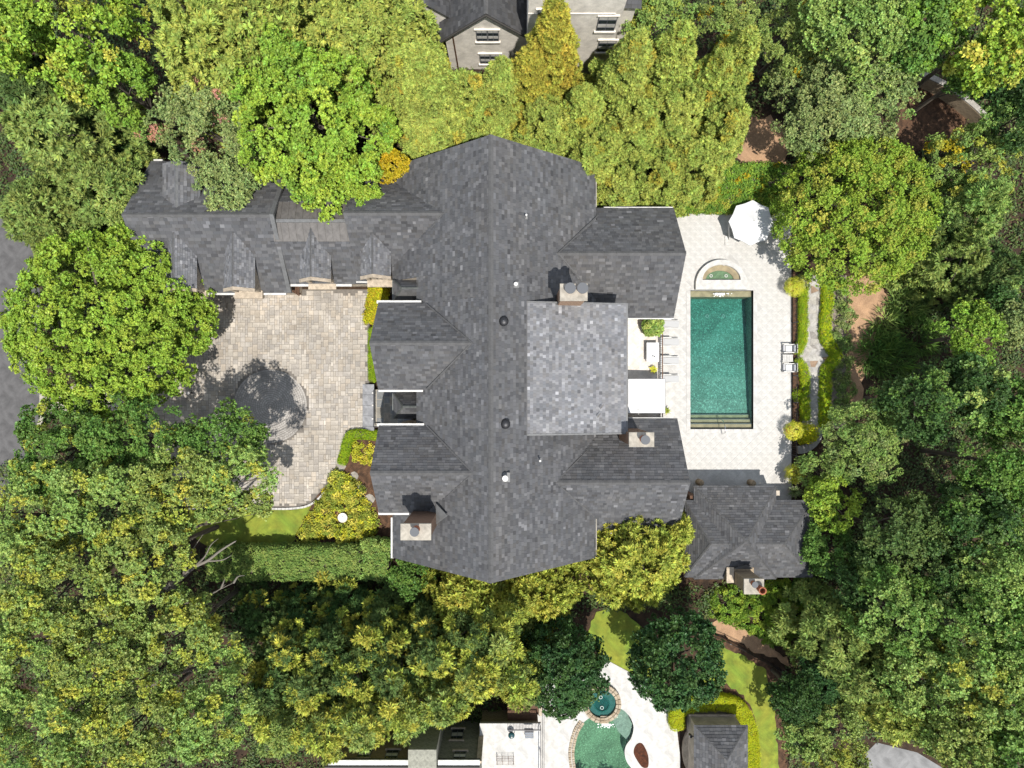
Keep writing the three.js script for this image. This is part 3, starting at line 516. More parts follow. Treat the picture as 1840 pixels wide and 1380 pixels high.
// ---- side wing joining the main roof
const sideRoof = gable(house, { axis: 'x', s0: P(617, 0, 10.3).x, s1: P(797, 0, 10.3).x + 1.2, c: P(0, 383, 10.3).z, hr: 10.3, ca: P(0, 310, 5.4).z, ha: 5.4, cb: P(0, 504, 5.4).z, hb: 5.4, w: 0.36, gutB: [[P(640, 0, 5.4).x, P(664, 0, 5.4).x], [P(692, 0, 5.4).x, P(706, 0, 5.4).x]] });
for (const [px, w, zf, he, hr] of [[311, 2.0, 516, 7.15, 8.3], [418, 2.0, 516, 7.15, 8.3], [558, 2.0, 499, 7.2, 8.35], [669, 1.9, 494, 7.8, 8.95]]) dormer(house, px, 0, 0, w, he, hr, P(0, zf, he).z);
{ // broad dormer on the back slope of the garage wing
  const cx = P(319, 0, 8.4).x, hw = 1.25, z0 = P(0, 292, 8.0).z, z1 = gz - 0.6, G = new Geo(), D = new Geo();
  const body = part('dormer', (() => { const B = new Geo(); const ring = (z) => [V(cx - hw, 5.2, z), V(cx + hw, 5.2, z), V(cx + hw, 7.8, z), V(cx, 8.45, z), V(cx - hw, 7.8, z)]; B.prism(ring(z0 + 0.15), ring(z1)); return B.build(); })(), MAT.stucco, house);
  for (const s of [-1, 1]) { const e0 = V(cx + s * (hw + 0.15), 7.75, z0), e1 = V(cx + s * (hw + 0.15), 7.75, z1), r0 = V(cx, 8.55, z0), r1 = V(cx, 8.55, z1); D.prism([e0, e1, r1, r0], [e0, e1, r1, r0].map((q) => q.clone().add(V(0, -0.1, 0)))); slateFace(G, [e0, e1, r1, r0], { e: 0.24, w: 0.3, k: 1.3 }); }
  part('dormer_roof', D.build(), MAT.board, body); part('slate_covering', G.build(), MAT.slate, body, 'stuff');
  part('ridge_cap', capRow(V(cx, 8.55, z0), V(cx, 8.55, z1), 0.2, 0.04), MAT.lead, body);
}
// small hipped roofs: stair turret and entrance porch
for (const [x0, x1, z0, z1, h0, h1, rx0, rx1] of [[707, 752, 503, 541, 7.0, 8.5, 722, 762], [707, 756, 707, 752, 6.6, 8.3, 724, 764]]) {
  const a = P(x0, z0, h0), b = P(x1, z1, h0), rz = (a.z + b.z) / 2, X1 = b.x + 1.5, r0 = P(rx0, 0, h1).x, r1 = X1 - 0.2;
  const roof = part('porch_roof', hipSolid(a.x, X1, a.z, b.z, h0, r0, r1, rz, h1), MAT.board, house), G = new Geo();
  const lines = hipFaces(G, a.x, X1, a.z, b.z, h0, r0, r1, rz, h1, { e: 0.3, w: 0.5, k: 1.12, th: 0.012 });
  part('slate_covering', G.build(), MAT.slate, roof, 'stuff');
  for (const [p, q] of lines) part('hip_cap', capRow(p, q, 0.16, 0.03), MAT.copper, roof);
  part('gutter', boxG(a.x - 0.1, h0 - 0.14, a.z, a.x + 0.02, h0 - 0.005, b.z), MAT.copper, roof);
  if (h0 === 7.0) part('wall', boxG(a.x + 0.3, 0, a.z + 0.2, X1, h0 - 0.03, b.z - 0.1), MAT.stucco, house);
  else for (const z of [a.z + 0.25, b.z - 0.25]) part('porch_column', new THREE.CylinderGeometry(0.16, 0.19, h0 - 0.15, 14).translate(a.x + 0.3, (h0 - 0.15) / 2 + 0.1, z), MAT.stuccoWhite, house);
}
// chimneys
chimney(house, 1031, 525, 14.4, 1.82, 1.14, 6, MAT.brickPale, [[-0.27, -0.2, 0.36, 0.4, 'hood'], [0.53, -0.2, 0.36, 0.4, 'hood']]);
chimney(house, 1153, 790, 11.9, 1.75, 1.02, 4, MAT.brick, [[0.1, -0.05, 0.32, 0.75, 'hood']]);
chimney(house, 747, 956, 14.4, 2.02, 1.1, 5, MAT.brick, [[0.05, -0.2, 0.3, 0.85, 'hood']]);
{ // lead cricket behind the front chimney
  const c = P(747, 956, 14.4), G = new Geo(), x = c.x + 0.9, z = c.z - 0.3; G.fan([V(x, 10.4, z - 0.9), V(x, 10.4, z + 0.6), V(x + 0.9, 11.1, z - 0.15)]); G.fan([V(x, 10.1, z - 0.9), V(x, 10.4, z - 0.9), V(x + 0.9, 11.1, z - 0.15)]); part('lead_cricket', G.build(), MAT.lead, house);
}
// vents and pipes on the main slope
const slopeY = (x) => 13.5 - Math.abs(x - mainRidge) * 7 / (eR - mainRidge);
for (const [px, py] of [[905, 577], [908, 762]]) {
  const q = P(px, py, 13), y = slopeY(q.x);
  const v = part('roof_vent', new THREE.SphereGeometry(0.34, 20, 10, 0, 6.3, 0, 1.6).scale(1, 0.6, 1).translate(q.x, y + 0.22, q.z), MAT.darkMetal, house);
  part('vent_collar', new THREE.CylinderGeometry(0.2, 0.26, 0.5, 16).translate(q.x, y + 0.02, q.z), MAT.lead, v);
  part('vent_finial', new THREE.SphereGeometry(0.06, 8, 6).translate(q.x, y + 0.44, q.z), MAT.steel, v);
}
for (const [px, py, r, h] of [[927, 510, 0.14, 0.35], [908, 857, 0.2, 0.6], [946, 384, 0.07, 0.7], [972, 832, 0.07, 0.7]]) {
  const q = P(px, py, 12.6), y = slopeY(q.x);
  const v = part('vent_pipe', new THREE.CylinderGeometry(r * 0.8, r, h + 0.4, 14).translate(q.x, y + h / 2 - 0.05, q.z), MAT.white, house);
  part('pipe_collar', boxG(q.x - r * 1.6, y - 0.15, q.z - r * 1.6, q.x + r * 1.6, y + 0.03 + r * 0.8, q.z + r * 1.6), MAT.lead, v);
  part('pipe_cap', new THREE.CylinderGeometry(r, r, 0.04, 14).translate(q.x, y + h / 2 + 0.02 + (h + 0.4) / 2 - 0.03, q.z), MAT.white, v);
}
// valleys: strips of lead where the wings meet the main slopes
for (const [a, b] of [[[1003, 455, 9.35], [1074, 388, 6.6]], [[1003, 455, 9.35], [1046, 505, 7.9]], [[998, 867, 9.35], [1068, 928, 6.6]], [[998, 867, 9.35], [1075, 790, 6.6]], [[848, 616, 12.35], [766, 546, 9.35]], [[848, 616, 12.35], [766, 700, 9.35]], [[850, 850, 12.35], [768, 766, 9.35]], [[850, 850, 12.35], [790, 905, 10]], [[797, 383, 10.35], [712, 492, 6.5]], [[797, 383, 10.35], [742, 338, 7]]]) {
  const A = P(...a), B = P(...b), d = B.clone().sub(A), s = V(-d.z, 0, d.x).normalize().multiplyScalar(0.05), G = new Geo(), up = V(0, 0.09, 0);
  G.quad(A.clone().add(s).add(up), B.clone().add(s).add(up), B.clone().sub(s).add(up), A.clone().sub(s).add(up)); part('valley_flashing', G.build(), MAT.cap, house);
}
// entrance terrace, steps and rail
{
  const t = thing('entrance_terrace', 'bluestone entrance terrace with iron rail and steps beside the driveway', 'terrace', P(690, 732));
  const x0 = P(676, 0, 1).x, x1 = P(740, 0, 1).x, z0 = P(0, 700, 1).z, z1 = P(0, 766, 1).z;
  part('base', boxG(x0 - 0.25, 0, z0, x1, 0.84, z1), MAT.concrete, t);
  R = rng(3); const blue = [[0.3, 0.32, 0.34], [0.38, 0.37, 0.34], [0.25, 0.26, 0.3], [0.42, 0.38, 0.33]].map((c) => grainy(c, 0.8, 1.3, 0.004, tStain));
  const cols = [x0, x0 + 0.62, x0 + 1.15, x0 + 1.75, x0 + 2.3, x1];
  for (let i = 0; i + 1 < cols.length; i++) { let z = z0 + 0.05; while (z < z1 - 0.2) { const l = Math.min(rr(0.45, 0.95), z1 - 0.03 - z); part('flagstone', boxG(cols[i] + 0.03, 0.84, z + 0.03, cols[i + 1] - 0.03, 0.875, z + l - 0.03), blue[Math.floor(R() * 4)], t); z += l; } }
  for (const [dx, y] of [[0.25, 0.66], [0.52, 0.48], [0.79, 0.3], [1.06, 0.14]]) { let i = 0; for (let z = z0 - 0.45; z < z1 + 0.3; z += 0.9, i++) part('step', boxG(x0 - dx - 0.27, y - 0.16, z + 0.01, x0 - dx, y, Math.min(z + 0.89, z1 + 0.4)), grainy([0.42, 0.44, 0.49], 0.8, 1.4, 0.004, tStain), t); }
  part('rail', boxG(x0 - 0.1, 1.72, z0, x0 - 0.02, 1.78, z1), MAT.darkMetal, t);
  part('rail', boxG(x0 - 0.1, 1.72, z1 - 0.06, x0 + 0.45, 1.78, z1 + 0.04), MAT.darkMetal, t);
  for (let i = 0; i <= 26; i++) part('baluster', boxG(x0 - 0.075, 0.84, z0 + (z1 - z0 - 0.03) * i / 26, x0 - 0.05, 1.72, z0 + (z1 - z0 - 0.03) * i / 26 + 0.025), MAT.darkMetal, t);
  for (const py of [706, 728, 752]) { const q = P(666, py, 0.4); part('step_light', new THREE.CylinderGeometry(0.07, 0.08, 0.12, 10).translate(x0 - 0.35, 0.72, q.z), MAT.white, t); }
  const m = P(656, 729, 0.2);
  const box = solo('floor_drain', boxG(m.x - 0.13, 0.05, m.z - 0.18, m.x + 0.13, 0.13, m.z + 0.18), MAT.darkMetal, 'small dark square grate on the paving before the entrance steps', 'grate');
}
// timber lean-to between garage and courtyard
{
  const t = thing('timber_bracket', 'small brown timber slat hood at the corner of the garage wing eave', 'bracket', P(532, 520, 3));
  const a = P(517, 513, 4), b = P(540, 526, 3.4), n = 7;
  for (let i = 0; i < n; i++) { const x = a.x + (b.x - a.x) * i / n; part('slat', boxG(x, 3.5, a.z, x + 0.08, 3.62, a.z + 0.35 + 0.5 * i / n), MAT.wood, t); }
  part('beam', tube([V(a.x, 3.4, a.z + 0.35), V(b.x, 3.4, b.z + 0.1)], 0.07, 0.07, 2, 4), MAT.wood, t);
  part('beam', boxG(a.x, 3.62, a.z - 0.05, b.x + 0.2, 3.74, a.z + 0.08), MAT.wood, t);
}
// balcony over the pool deck
{
  const t = thing('balcony', 'pale stone balcony with slender rail between the two pool-side wings', 'balcony', P(1155, 660));
  const x0 = P(1120, 0, 3).x, x1 = P(1187, 0, 3).x, z0 = P(0, 566, 3).z, z1 = P(0, 752, 3).z;
  part('slab', boxG(x0, 2.75, z0, x1, 2.98, z1), MAT.coping, t);
  R = rng(9); const s = 0.6, d = s / Math.SQRT2, face = rect(x0 + 0.02, z0, x1 - 0.02, z1), tileM = [[0.8, 0.74, 0.68], [0.76, 0.7, 0.64], [0.82, 0.77, 0.71]].map((c) => mat(c, 0.8, { map: rep(tMottle, 2) }));
  for (let j = -30; j < 30; j++) for (let i = -2; i < 9; i++) { const x = x0 + (i + (j & 1) * 0.5) * 2 * d, z = z0 + (j + 10) * d, c = clip([[x, z - d + 0.008], [x + d - 0.008, z], [x, z + d - 0.008], [x - d + 0.008, z]], face); if (c.length > 2) { const G = new Geo(); G.prism(c.map(([a, b]) => V(a, 3.0, b)).reverse(), c.map(([a, b]) => V(a, 2.98, b)).reverse(), null, false); part('tile', G.build(), tileM[Math.floor(R() * 3)], t); } }
  for (const z of [z0 + 1, (z0 + z1) / 2, z1 - 1]) part('column', new THREE.CylinderGeometry(0.18, 0.22, 2.65, 16).translate(x1 - 0.35, 1.42, z), MAT.stuccoWhite, t);
  part('rail', boxG(x1 - 0.09, 3.98, z0, x1 - 0.02, 4.04, z1), MAT.wood, t); part('rail', boxG(x1 - 0.085, 3.1, z0, x1 - 0.03, 3.14, z1), MAT.darkMetal, t);
  for (let i = 0; i <= 54; i++) part('baluster', boxG(x1 - 0.07, 3.14, z0 + (z1 - z0 - 0.03) * i / 54, x1 - 0.045, 3.98, z0 + (z1 - z0 - 0.03) * i / 54 + 0.025), MAT.darkMetal, t);
}

// ================================================================ CABANA
{
  R = rng(55);
  const c = thing('cabana', 'slate-roofed pool cabana with cross-hipped roof and brick chimney below the deck', 'pavilion', P(1340, 960));
  const a = P(1231, 899, 2.9), b = P(1460, 1037, 2.9), p = P(1247, 873, 2.9), q = P(1394, 1040, 2.9), pk = P(1341, 972, 5.7), rz = P(0, 977, 4.9).z, r0 = P(1278, 0, 4.9).x, r1 = P(1409, 0, 4.9).x;
  for (const [S, dims] of [['long', [a.x, b.x, a.z, b.z, 2.9, r0, r1, rz, 4.9]], ['cross', [p.x, q.x, p.z, q.z, 2.92, pk.x, pk.x, pk.z, 5.7]]]) {
    const roof = part('roof', hipSolid(...dims), MAT.board, c), G = new Geo(), lines = hipFaces(G, ...dims, { e: 0.22, w: 0.34, k: 0.95 });
    part('slate_covering', G.build(), MAT.slate, roof, 'stuff');
    for (const [m, n] of lines) part('hip_cap', capRow(m, n, 0.22, 0.035), MAT.cap, roof);
  }
  part('wall', boxG(a.x + 0.5, 0, rz - 0.4, b.x - 0.5, 2.88, b.z - 0.45), MAT.stucco, c);
  for (const px of [1262, 1310, 1352, 1385]) { const k = P(px, 880, 1.4); part('column', boxG(k.x - 0.2, 0, p.z + 0.4, k.x + 0.2, 2.85, p.z + 0.8), MAT.stucco, c); }
  part('door', boxG(P(1236, 0, 2).x, 0, a.z - 0.35, P(1247, 0, 2).x, 2.7, a.z + 0.05), MAT.wood, c);
  const k = P(1355, 1054, 6.6), ch = chimney(c, 1355, 1054, 6.6, 1.55, 1.2, 0, MAT.fieldstone, [[0.4, 0.12, 0.3, 0.75, 'pot'], [-0.1, -0.28, 0.24, 0.4, 'hood']]);
  part('chimney_shoulder', boxG(k.x - 1.25, 0, k.z - 0.75, k.x + 0.9, 3.9, k.z + 0.4), MAT.fieldstone, ch);
  part('shoulder_slab', boxG(k.x - 1.32, 3.9, k.z - 0.8, k.x - 0.74, 4.02, k.z + 0.45), MAT.stone, ch);
  part('chimney_cricket', (() => { const G = new Geo(); G.fan([V(k.x - 0.75, 4.3, k.z - 0.75), V(k.x + 0.75, 4.3, k.z - 0.75), V(k.x, 4.75, k.z - 1.2)]); G.fan([V(k.x - 0.75, 4.0, k.z - 0.75), V(k.x, 4.75, k.z - 1.2), V(k.x - 0.75, 4.3, k.z - 0.75)]); return G.build(); })(), MAT.lead, ch);
}
{
  const ballLabels = ['round stone ball finial in front of the cabana nearest the house', 'round stone ball finial in front of the cabana nearest the potted agave'];
  [[1258, 867], [1351, 868]].forEach(([px, py], i) => { const q = P(px, py, 0.7), t = thing('stone_finial', ballLabels[i], 'finial', V(q.x, 0.1, q.z), 'stone balls before the cabana'); lpart('ball', new THREE.SphereGeometry(0.29, 24, 16).translate(0, 0.75, 0), MAT.fieldstone, t); lpart('pedestal', new THREE.CylinderGeometry(0.16, 0.26, 0.5, 16).translate(0, 0.25, 0), MAT.fieldstone, t); });
}

// ================================================================ FURNITURE AND GARDEN OBJECTS
{ // sun loungers in a row, heads under the balcony
  const L = thing('sun_lounger', 'white sun lounger under the balcony edge, nearest the big potted plant', 'sun lounger', V(0, 0, 0), 'sun loungers along the pool');
  const white = MAT.white;
  for (const z of [-0.36, 0.3]) lpart('side_rail', boxG(-1, 0.24, z, 1, 0.31, z + 0.06), white, L);
  for (const x of [-0.95, 0.85]) for (const z of [-0.36, 0.3]) lpart('leg', boxG(x, 0, z, x + 0.07, 0.24, z + 0.06), white, L);
  lpart('seat_cushion', slab(rect(-0.25, -0.28, 0.98, 0.28), 0.3, 0.41, [], 0.03), MAT.cushion, L);
  const b = new Geo(); b.prism([V(-0.25, 0.42, -0.28), V(-0.25, 0.42, 0.28), V(-1, 0.78, 0.28), V(-1, 0.78, -0.28)].reverse(), [V(-0.25, 0.31, -0.28), V(-0.25, 0.31, 0.28), V(-1, 0.67, 0.28), V(-1, 0.67, -0.28)].reverse()); lpart('back_cushion', b.build(), MAT.cushion, L);
  lpart('armrest', boxG(-0.6, 0.5, 0.3, 0.3, 0.55, 0.4), white, L); lpart('armrest', boxG(-0.6, 0.5, -0.4, 0.3, 0.55, -0.3), white, L);
  const labels = ['second sun lounger from the big potted plant, white, facing the pool', 'third sun lounger from the big potted plant, white, facing the pool', 'white sun lounger nearest the awning, facing the pool'];
  const ys = [583, 615, 648, 681]; const x = P(1197, 0).x;
  L.position.set(x, DY, P(0, ys[0]).z);
  labels.forEach((l, i) => copy(L, l, x, P(0, ys[i + 1]).z, 0, DY));
}
{ // armchairs and side table by the garden fence
  const C = thing('armchair', 'white outdoor armchair with grey cushions by the garden fence, side nearest the spa', 'armchair', V(0, 0, 0), 'armchairs by the garden fence');
  lpart('seat_cushion', slab(rect(-0.3, -0.27, 0.25, 0.27), 0.34, 0.46, [], 0.03), mat([0.72, 0.72, 0.72], 0.95), C);
  lpart('back_cushion', slab(rect(0.25, -0.27, 0.43, 0.27), 0.4, 0.85, [], 0.04), mat([0.36, 0.37, 0.39], 0.95), C);
  lpart('front_apron', boxG(-0.5, 0.2, -0.3, -0.36, 0.34, 0.3), mat([0.34, 0.34, 0.36], 0.9), C);
  for (const z of [-0.38, 0.3]) { lpart('armrest', boxG(-0.52, 0.58, z, 0.5, 0.64, z + 0.08), MAT.white, C); for (const fx of [-0.5, 0.42]) lpart('leg', boxG(fx, 0, z, fx + 0.08, 0.58, z + 0.08), MAT.white, C); }
  lpart('back_frame', boxG(0.44, 0.2, -0.38, 0.52, 0.95, 0.38), MAT.white, C);
  lpart('seat_frame', boxG(-0.5, 0.26, -0.3, 0.44, 0.33, 0.3), MAT.white, C);
  const a = P(1414, 627), b = P(1414, 661); C.position.set(a.x, DY, a.z);
  copy(C, 'white outdoor armchair with grey cushions by the garden fence, side nearest the cabana', b.x, b.z, 0, DY);
  const m = P(1412, 644), T = thing('side_table', 'low white slatted side table between the two armchairs', 'table', V(m.x, DY, m.z));
  for (let i = 0; i < 6; i++) lpart('slat', boxG(-0.42 + i * 0.14, 0.38, -0.27, -0.3 + i * 0.14, 0.41, 0.27), MAT.coping, T);
  for (const z of [-0.3, 0.25]) lpart('frame_bar', boxG(-0.45, 0.35, z, 0.45, 0.4, z + 0.05), MAT.white, T);
  for (const x of [-0.43, 0.37]) for (const z of [-0.29, 0.24]) lpart('leg', boxG(x, 0, z, x + 0.05, 0.35, z + 0.05), MAT.white, T);
}
{ // cantilever umbrella
  const c = P(1352, 399, 2.6), t = thing('garden_umbrella', 'large white octagonal cantilever umbrella at the tree end of the pool deck', 'umbrella', V(c.x, DY, c.z));
  const r = M(41, 2.6), n = 8, off = 0.06, pt = (i, k = 1, y = 2.35) => V(c.x + Math.cos(off + i * Math.PI / 4) * r * k, y, c.z + Math.sin(off + i * Math.PI / 4) * r * k), apex = V(c.x, 3.05, c.z);
  for (let i = 0; i < n; i++) {
    const a = pt(i), b = pt(i + 1), m = a.clone().add(b).multiplyScalar(0.5).lerp(V(c.x, 2.35, c.z), 0.03), k = (p, f) => apex.clone().lerp(p, f).add(V(0, -0.07 * Math.sin(Math.PI * f), 0)), G = new Geo(), S = 6;
    for (let s = 0; s < S; s++) { const f = s / S, g = (s + 1) / S; for (const [p, q] of [[a, m], [m, b]]) G.quad(k(p, f), k(p, g), k(q, g), k(q, f)); }
    for (const [p, q] of [[a, m], [m, b]]) G.quad(p, p.clone().add(V(0, -0.12, 0)), q.clone().add(V(0, -0.12, 0)), q);
    part('canopy_panel', G.build(), MAT.canvas, t);
    part('rib', tube([apex.clone().add(V(0, -0.06, 0)), pt(i, 0.5, 2.62), pt(i, 0.99, 2.31)], 0.016, 0.012, 6, 5), MAT.white, t);
  }
  part('finial', new THREE.SphereGeometry(0.05, 10, 8).translate(c.x, 3.07, c.z), MAT.white, t);
  const b = P(1310, 433), q = P(1313, 400, 2.2);
  part('mast', tube([V(b.x, DY, b.z), V(q.x, 2.1, q.z), V(q.x + 0.5, 2.42, q.z - 0.05)], 0.05, 0.045, 14, 8), MAT.white, t);
  part('strut', tube([V(P(1328, 430, 1).x, 1.2, P(0, 430, 1).z), V(c.x - 0.9, 2.4, c.z + 0.3)], 0.03, 0.03, 4, 6), MAT.white, t);
  part('base_weight', boxG(b.x - 0.4, DY, b.z - 0.4, b.x + 0.4, DY + 0.09, b.z + 0.4), MAT.coping, t);
}
{ // awning over the balcony
  const t = thing('awning', 'taut white canvas awning stretched over the end of the balcony', 'awning', P(1163, 714, 5));
  const a = P(1129, 681, 5.25), b = P(1195, 681, 5), c = P(1195, 742, 5), d = P(1129, 742, 5.25), G = new Geo(), S = 10;
  const f = (u, v) => a.clone().lerp(b, u).lerp(d.clone().lerp(c, u), v).add(V(0, -0.07 * Math.sin(Math.PI * u) * Math.sin(Math.PI * v), 0));
  for (let i = 0; i < S; i++) for (let j = 0; j < S; j++) G.quad(f(i / S, j / S), f(i / S, (j + 1) / S), f((i + 1) / S, (j + 1) / S), f((i + 1) / S, j / S));
  part('canvas', G.build(), MAT.canvas, t);
  part('valance', (() => { const g = new Geo(); g.quad(d, d.clone().add(V(0, -0.32, 0.02)), c.clone().add(V(0, -0.32, 0.02)), c); g.quad(c, c.clone().add(V(0.02, -0.32, 0)), b.clone().add(V(0.02, -0.32, 0)), b); return g.build(); })(), mat([0.7, 0.7, 0.71], 0.9, { side: THREE.DoubleSide }), t);
  for (const [p, q] of [[a, b], [b, c], [c, d]]) part('frame_tube', tube([p.clone().add(V(0, -0.04, 0)), q.clone().add(V(0, -0.04, 0))], 0.035, 0.035, 2, 6), MAT.steel, t);
  part('crank_rod', tube([P(1147, 736, 5.3), P(1148, 752, 4.2)], 0.03, 0.03, 4, 6), MAT.white, t);
  for (const q of [b, c]) part('post', new THREE.CylinderGeometry(0.04, 0.04, 1.95, 8).translate(q.x - 0.5, 3.98, q.z + (q === b ? 0.05 : -0.05)), MAT.white, t);
}
{ // dining table on the balcony
  const q = P(1173, 633, 3.75), t = thing('balcony_table', 'white rectangular table on the balcony beside the rail', 'table', V(q.x, 3, q.z));
  lpart('table_top', slab(rect(-0.5, -0.78, 0.5, 0.78), 0.72, 0.77, [], 0.01), MAT.canvas, t);
  for (const x of [-0.44, 0.38]) for (const z of [-0.72, 0.66]) lpart('leg', boxG(x, 0, z, x + 0.06, 0.72, z + 0.06), MAT.white, t);
  for (const [dx, dz, a] of [[0, 0.3, 0.3], [0.14, 0.36, 0.2]]) { const w = solo('table_lantern', new THREE.CylinderGeometry(0.03, 0.045, 0.22, 8).translate(q.x + dx, 3.88, q.z + dz), MAT.darkMetal, dx ? 'slim dark candle stick on the balcony table, nearer the rail' : 'slim dark candle stick on the balcony table, farther from the rail', 'candle holder', 'candle sticks on the balcony table'); }
}
function fence(label, list, h, name = 'iron_fence') {          // posts, two rails, fine pickets
  const line = smooth(pxs(list), 200), t = thing(name, label, 'fence', V(line[0][0], 0, line[0][1]));
  const L = line.length, pick = new Geo();
  for (const y of [0.18, h]) part('rail', tube(line.filter((_, i) => i % 4 === 0 || i === L - 1).map(([x, z]) => V(x, y, z)), 0.03, 0.03, 90, 5), MAT.darkMetal, t);
  let acc = 0, acc2 = 0;
  for (let i = 1; i < L; i++) {
    const [ax, az] = line[i - 1], [x, z] = line[i], d = Math.hypot(x - ax, z - az); acc += d; acc2 += d;
    if (acc > 2.2) { acc = 0; part('post', boxG(x - 0.04, 0, z - 0.04, x + 0.04, h + 0.12, z + 0.04), MAT.darkMetal, t); }
    if (acc2 > 0.14) { acc2 = 0; pick.box(x - 0.01, 0.1, z - 0.01, x + 0.01, h + 0.06, z + 0.01); }
  }
  part('pickets', pick.build(), MAT.darkMetal, t, 'stuff');
  return t;
}
fence('black iron fence between the pool deck and the hedged garden walk', [[1423, 486], [1423, 560], [1423, 640], [1423, 760], [1422, 800], [1424, 880]], 1.1);
fence('black iron fence curving past the lawn behind the leafy bank', [[1262, 1130], [1285, 1139], [1320, 1155], [1365, 1180], [1400, 1200], [1450, 1225]], 1.2);
struct('soil_strip', slab(pxs([[1424, 486], [1437, 486], [1437, 770], [1424, 770]]), 0, 0.05), MAT.mulch);
struct('garden_bed', slab(pxs([[1484, 495], [1521, 495], [1519, 770], [1484, 770]]), 0, 0.04), grainy([0.4, 0.35, 0.3], 1, 1.2, 0.03, tStain));
{ // flagstone garden walk between clipped hedges
  const pts = pxs([[1442, 492], [1484, 492], [1482, 600], [1500, 640], [1483, 665], [1482, 775], [1446, 775], [1446, 668], [1432, 640], [1444, 606], [1440, 560]]);
  const walk = struct('garden_walk', slab(pts, 0, 0.045), grainy([0.62, 0.6, 0.57], 0.9, 1.1, 0.004, tStain));
  R = rng(88); const tones = [[0.68, 0.67, 0.66], [0.6, 0.59, 0.58], [0.66, 0.64, 0.6], [0.42, 0.4, 0.38], [0.48, 0.34, 0.24], [0.7, 0.69, 0.67], [0.64, 0.63, 0.63]].map((c) => grainy(c, 0.85, 1.1, 0.006, tStain));
  const w = 0.55, x0 = P(1430, 0).x, z0 = P(0, 494).z, jit = {}, J = (i, j) => jit[i + ',' + j] ??= [x0 + (i + (j & 1) * 0.35) * w + rr(-0.17, 0.17), z0 + j * w * 0.9 + rr(-0.16, 0.16)];
  for (let j = 0; j < 28; j++) for (let i = -1; i < 8; i++) {
    const q = [J(i, j), J(i + 1, j), J(i + 1, j + 1), J(i, j + 1)], cx = q.reduce((s, p) => s + p[0], 0) / 4, cz = q.reduce((s, p) => s + p[1], 0) / 4;
    if (!inside(pts, cx, cz)) continue;
    const r = R(), k = r < 0.06 ? 3 : r < 0.11 ? 4 : [0, 1, 2, 5, 6][Math.floor(R() * 5)];
    part('flagstone', slab(q.map(([x, z]) => [cx + (x - cx) * 0.93, cz + (z - cz) * 0.93]), 0.045, 0.062 + rr(0, 0.008)), tones[k], walk);
  }
}
{ // curved stone seat wall at the end of the walk
  const t = thing('seat_wall', 'low curved grey stone seat wall at the end of the garden walk', 'wall', P(1465, 795)), arc = smooth(pxs([[1476, 768], [1475, 786], [1464, 802], [1448, 812], [1434, 814]], 0.4), 9), A = smooth(pxs([[1476, 768], [1475, 786], [1464, 802], [1448, 812], [1434, 814]], 0.4), 9);
  for (let i = 0; i < 9; i++) { const [ax, az] = A[i], [bx, bz] = A[i + 1], l = Math.hypot(bx - ax, bz - az), nx = -(bz - az) / l, nz = (bx - ax) / l, q = [[ax - nx * 0.08, az - nz * 0.08], [bx - nx * 0.08, bz - nz * 0.08], [bx + nx * 0.6, bz + nz * 0.6], [ax + nx * 0.6, az + nz * 0.6]], cx = q.reduce((s, p) => s + p[0], 0) / 4, cz = q.reduce((s, p) => s + p[1], 0) / 4; part('cap_stone', slab(q.map(([x, z]) => [cx + (x - cx) * 0.985, cz + (z - cz) * 0.985]), 0.36, 0.45), grainy([0.44, 0.44, 0.43], 0.9, 1.2, 0.006, tStain), t); part('wall_block', slab(q.map(([x, z]) => [cx + (x - cx) * 0.93, cz + (z - cz) * 0.93]), 0, 0.36), MAT.fieldstone, t); }
}
{ // curved retaining wall in the far wood
  const t = thing('retaining_wall', 'curved pale stone retaining wall in the shaded clearing among the trees', 'wall', P(1700, 160)), A = smooth(pxs([[1632, 128], [1650, 130], [1690, 146], [1730, 172], [1758, 195], [1774, 212]], 1.6), 16);
  for (let i = 0; i < 16; i++) { const [ax, az] = A[i], [bx, bz] = A[i + 1], l = Math.hypot(bx - ax, bz - az), nx = -(bz - az) / l * 0.22, nz = (bx - ax) / l * 0.22, s = 0.02; const q = [[ax - nx, az - nz], [bx - nx - (bx - ax) * s, bz - nz - (bz - az) * s], [bx + nx - (bx - ax) * s, bz + nz - (bz - az) * s], [ax + nx, az + nz]]; part('cap_stone', slab(q, 1.5, 1.62), grainy([0.56, 0.54, 0.5], 0.9, 1, 0.006, tStain), t); part('wall_block', slab(q.map(([x, z]) => [x * 0.9995, z * 0.9995]), 0, 1.49), MAT.fieldstone, t); }
}
{ // fountain urn in the azalea bed
  const q = P(617, 929, 0.6), t = thing('garden_urn', 'round white stone urn on a square brick plinth amid the yellow-green shrubs', 'urn', V(q.x, 0.03, q.z));
  lpart('plinth', slab([[-0.1, -1], [0.95, 0.1], [0.1, 0.95], [-0.9, -0.15]].map(([a, b]) => [a * 0.95, b * 0.95]), 0, 0.12, [], 0.02), grainy([0.55, 0.36, 0.27], 0.9, 0.7, 0.01, tBrick), t);
  lpart('step_ring', new THREE.CylinderGeometry(0.55, 0.6, 0.12, 24).translate(0, 0.18, 0), MAT.terracotta, t);
  lpart('bowl', new THREE.LatheGeometry([[0, 0.24], [0.22, 0.24], [0.14, 0.5], [0.36, 0.75], [0.42, 0.9], [0.36, 0.88], [0.3, 0.8], [0, 0.72]].map(([a, b]) => new THREE.Vector2(a, b)), 28), MAT.stuccoWhite, t);
  lpart('finial', new THREE.SphereGeometry(0.09, 12, 8).translate(0, 0.8, 0), MAT.stuccoWhite, t);
}
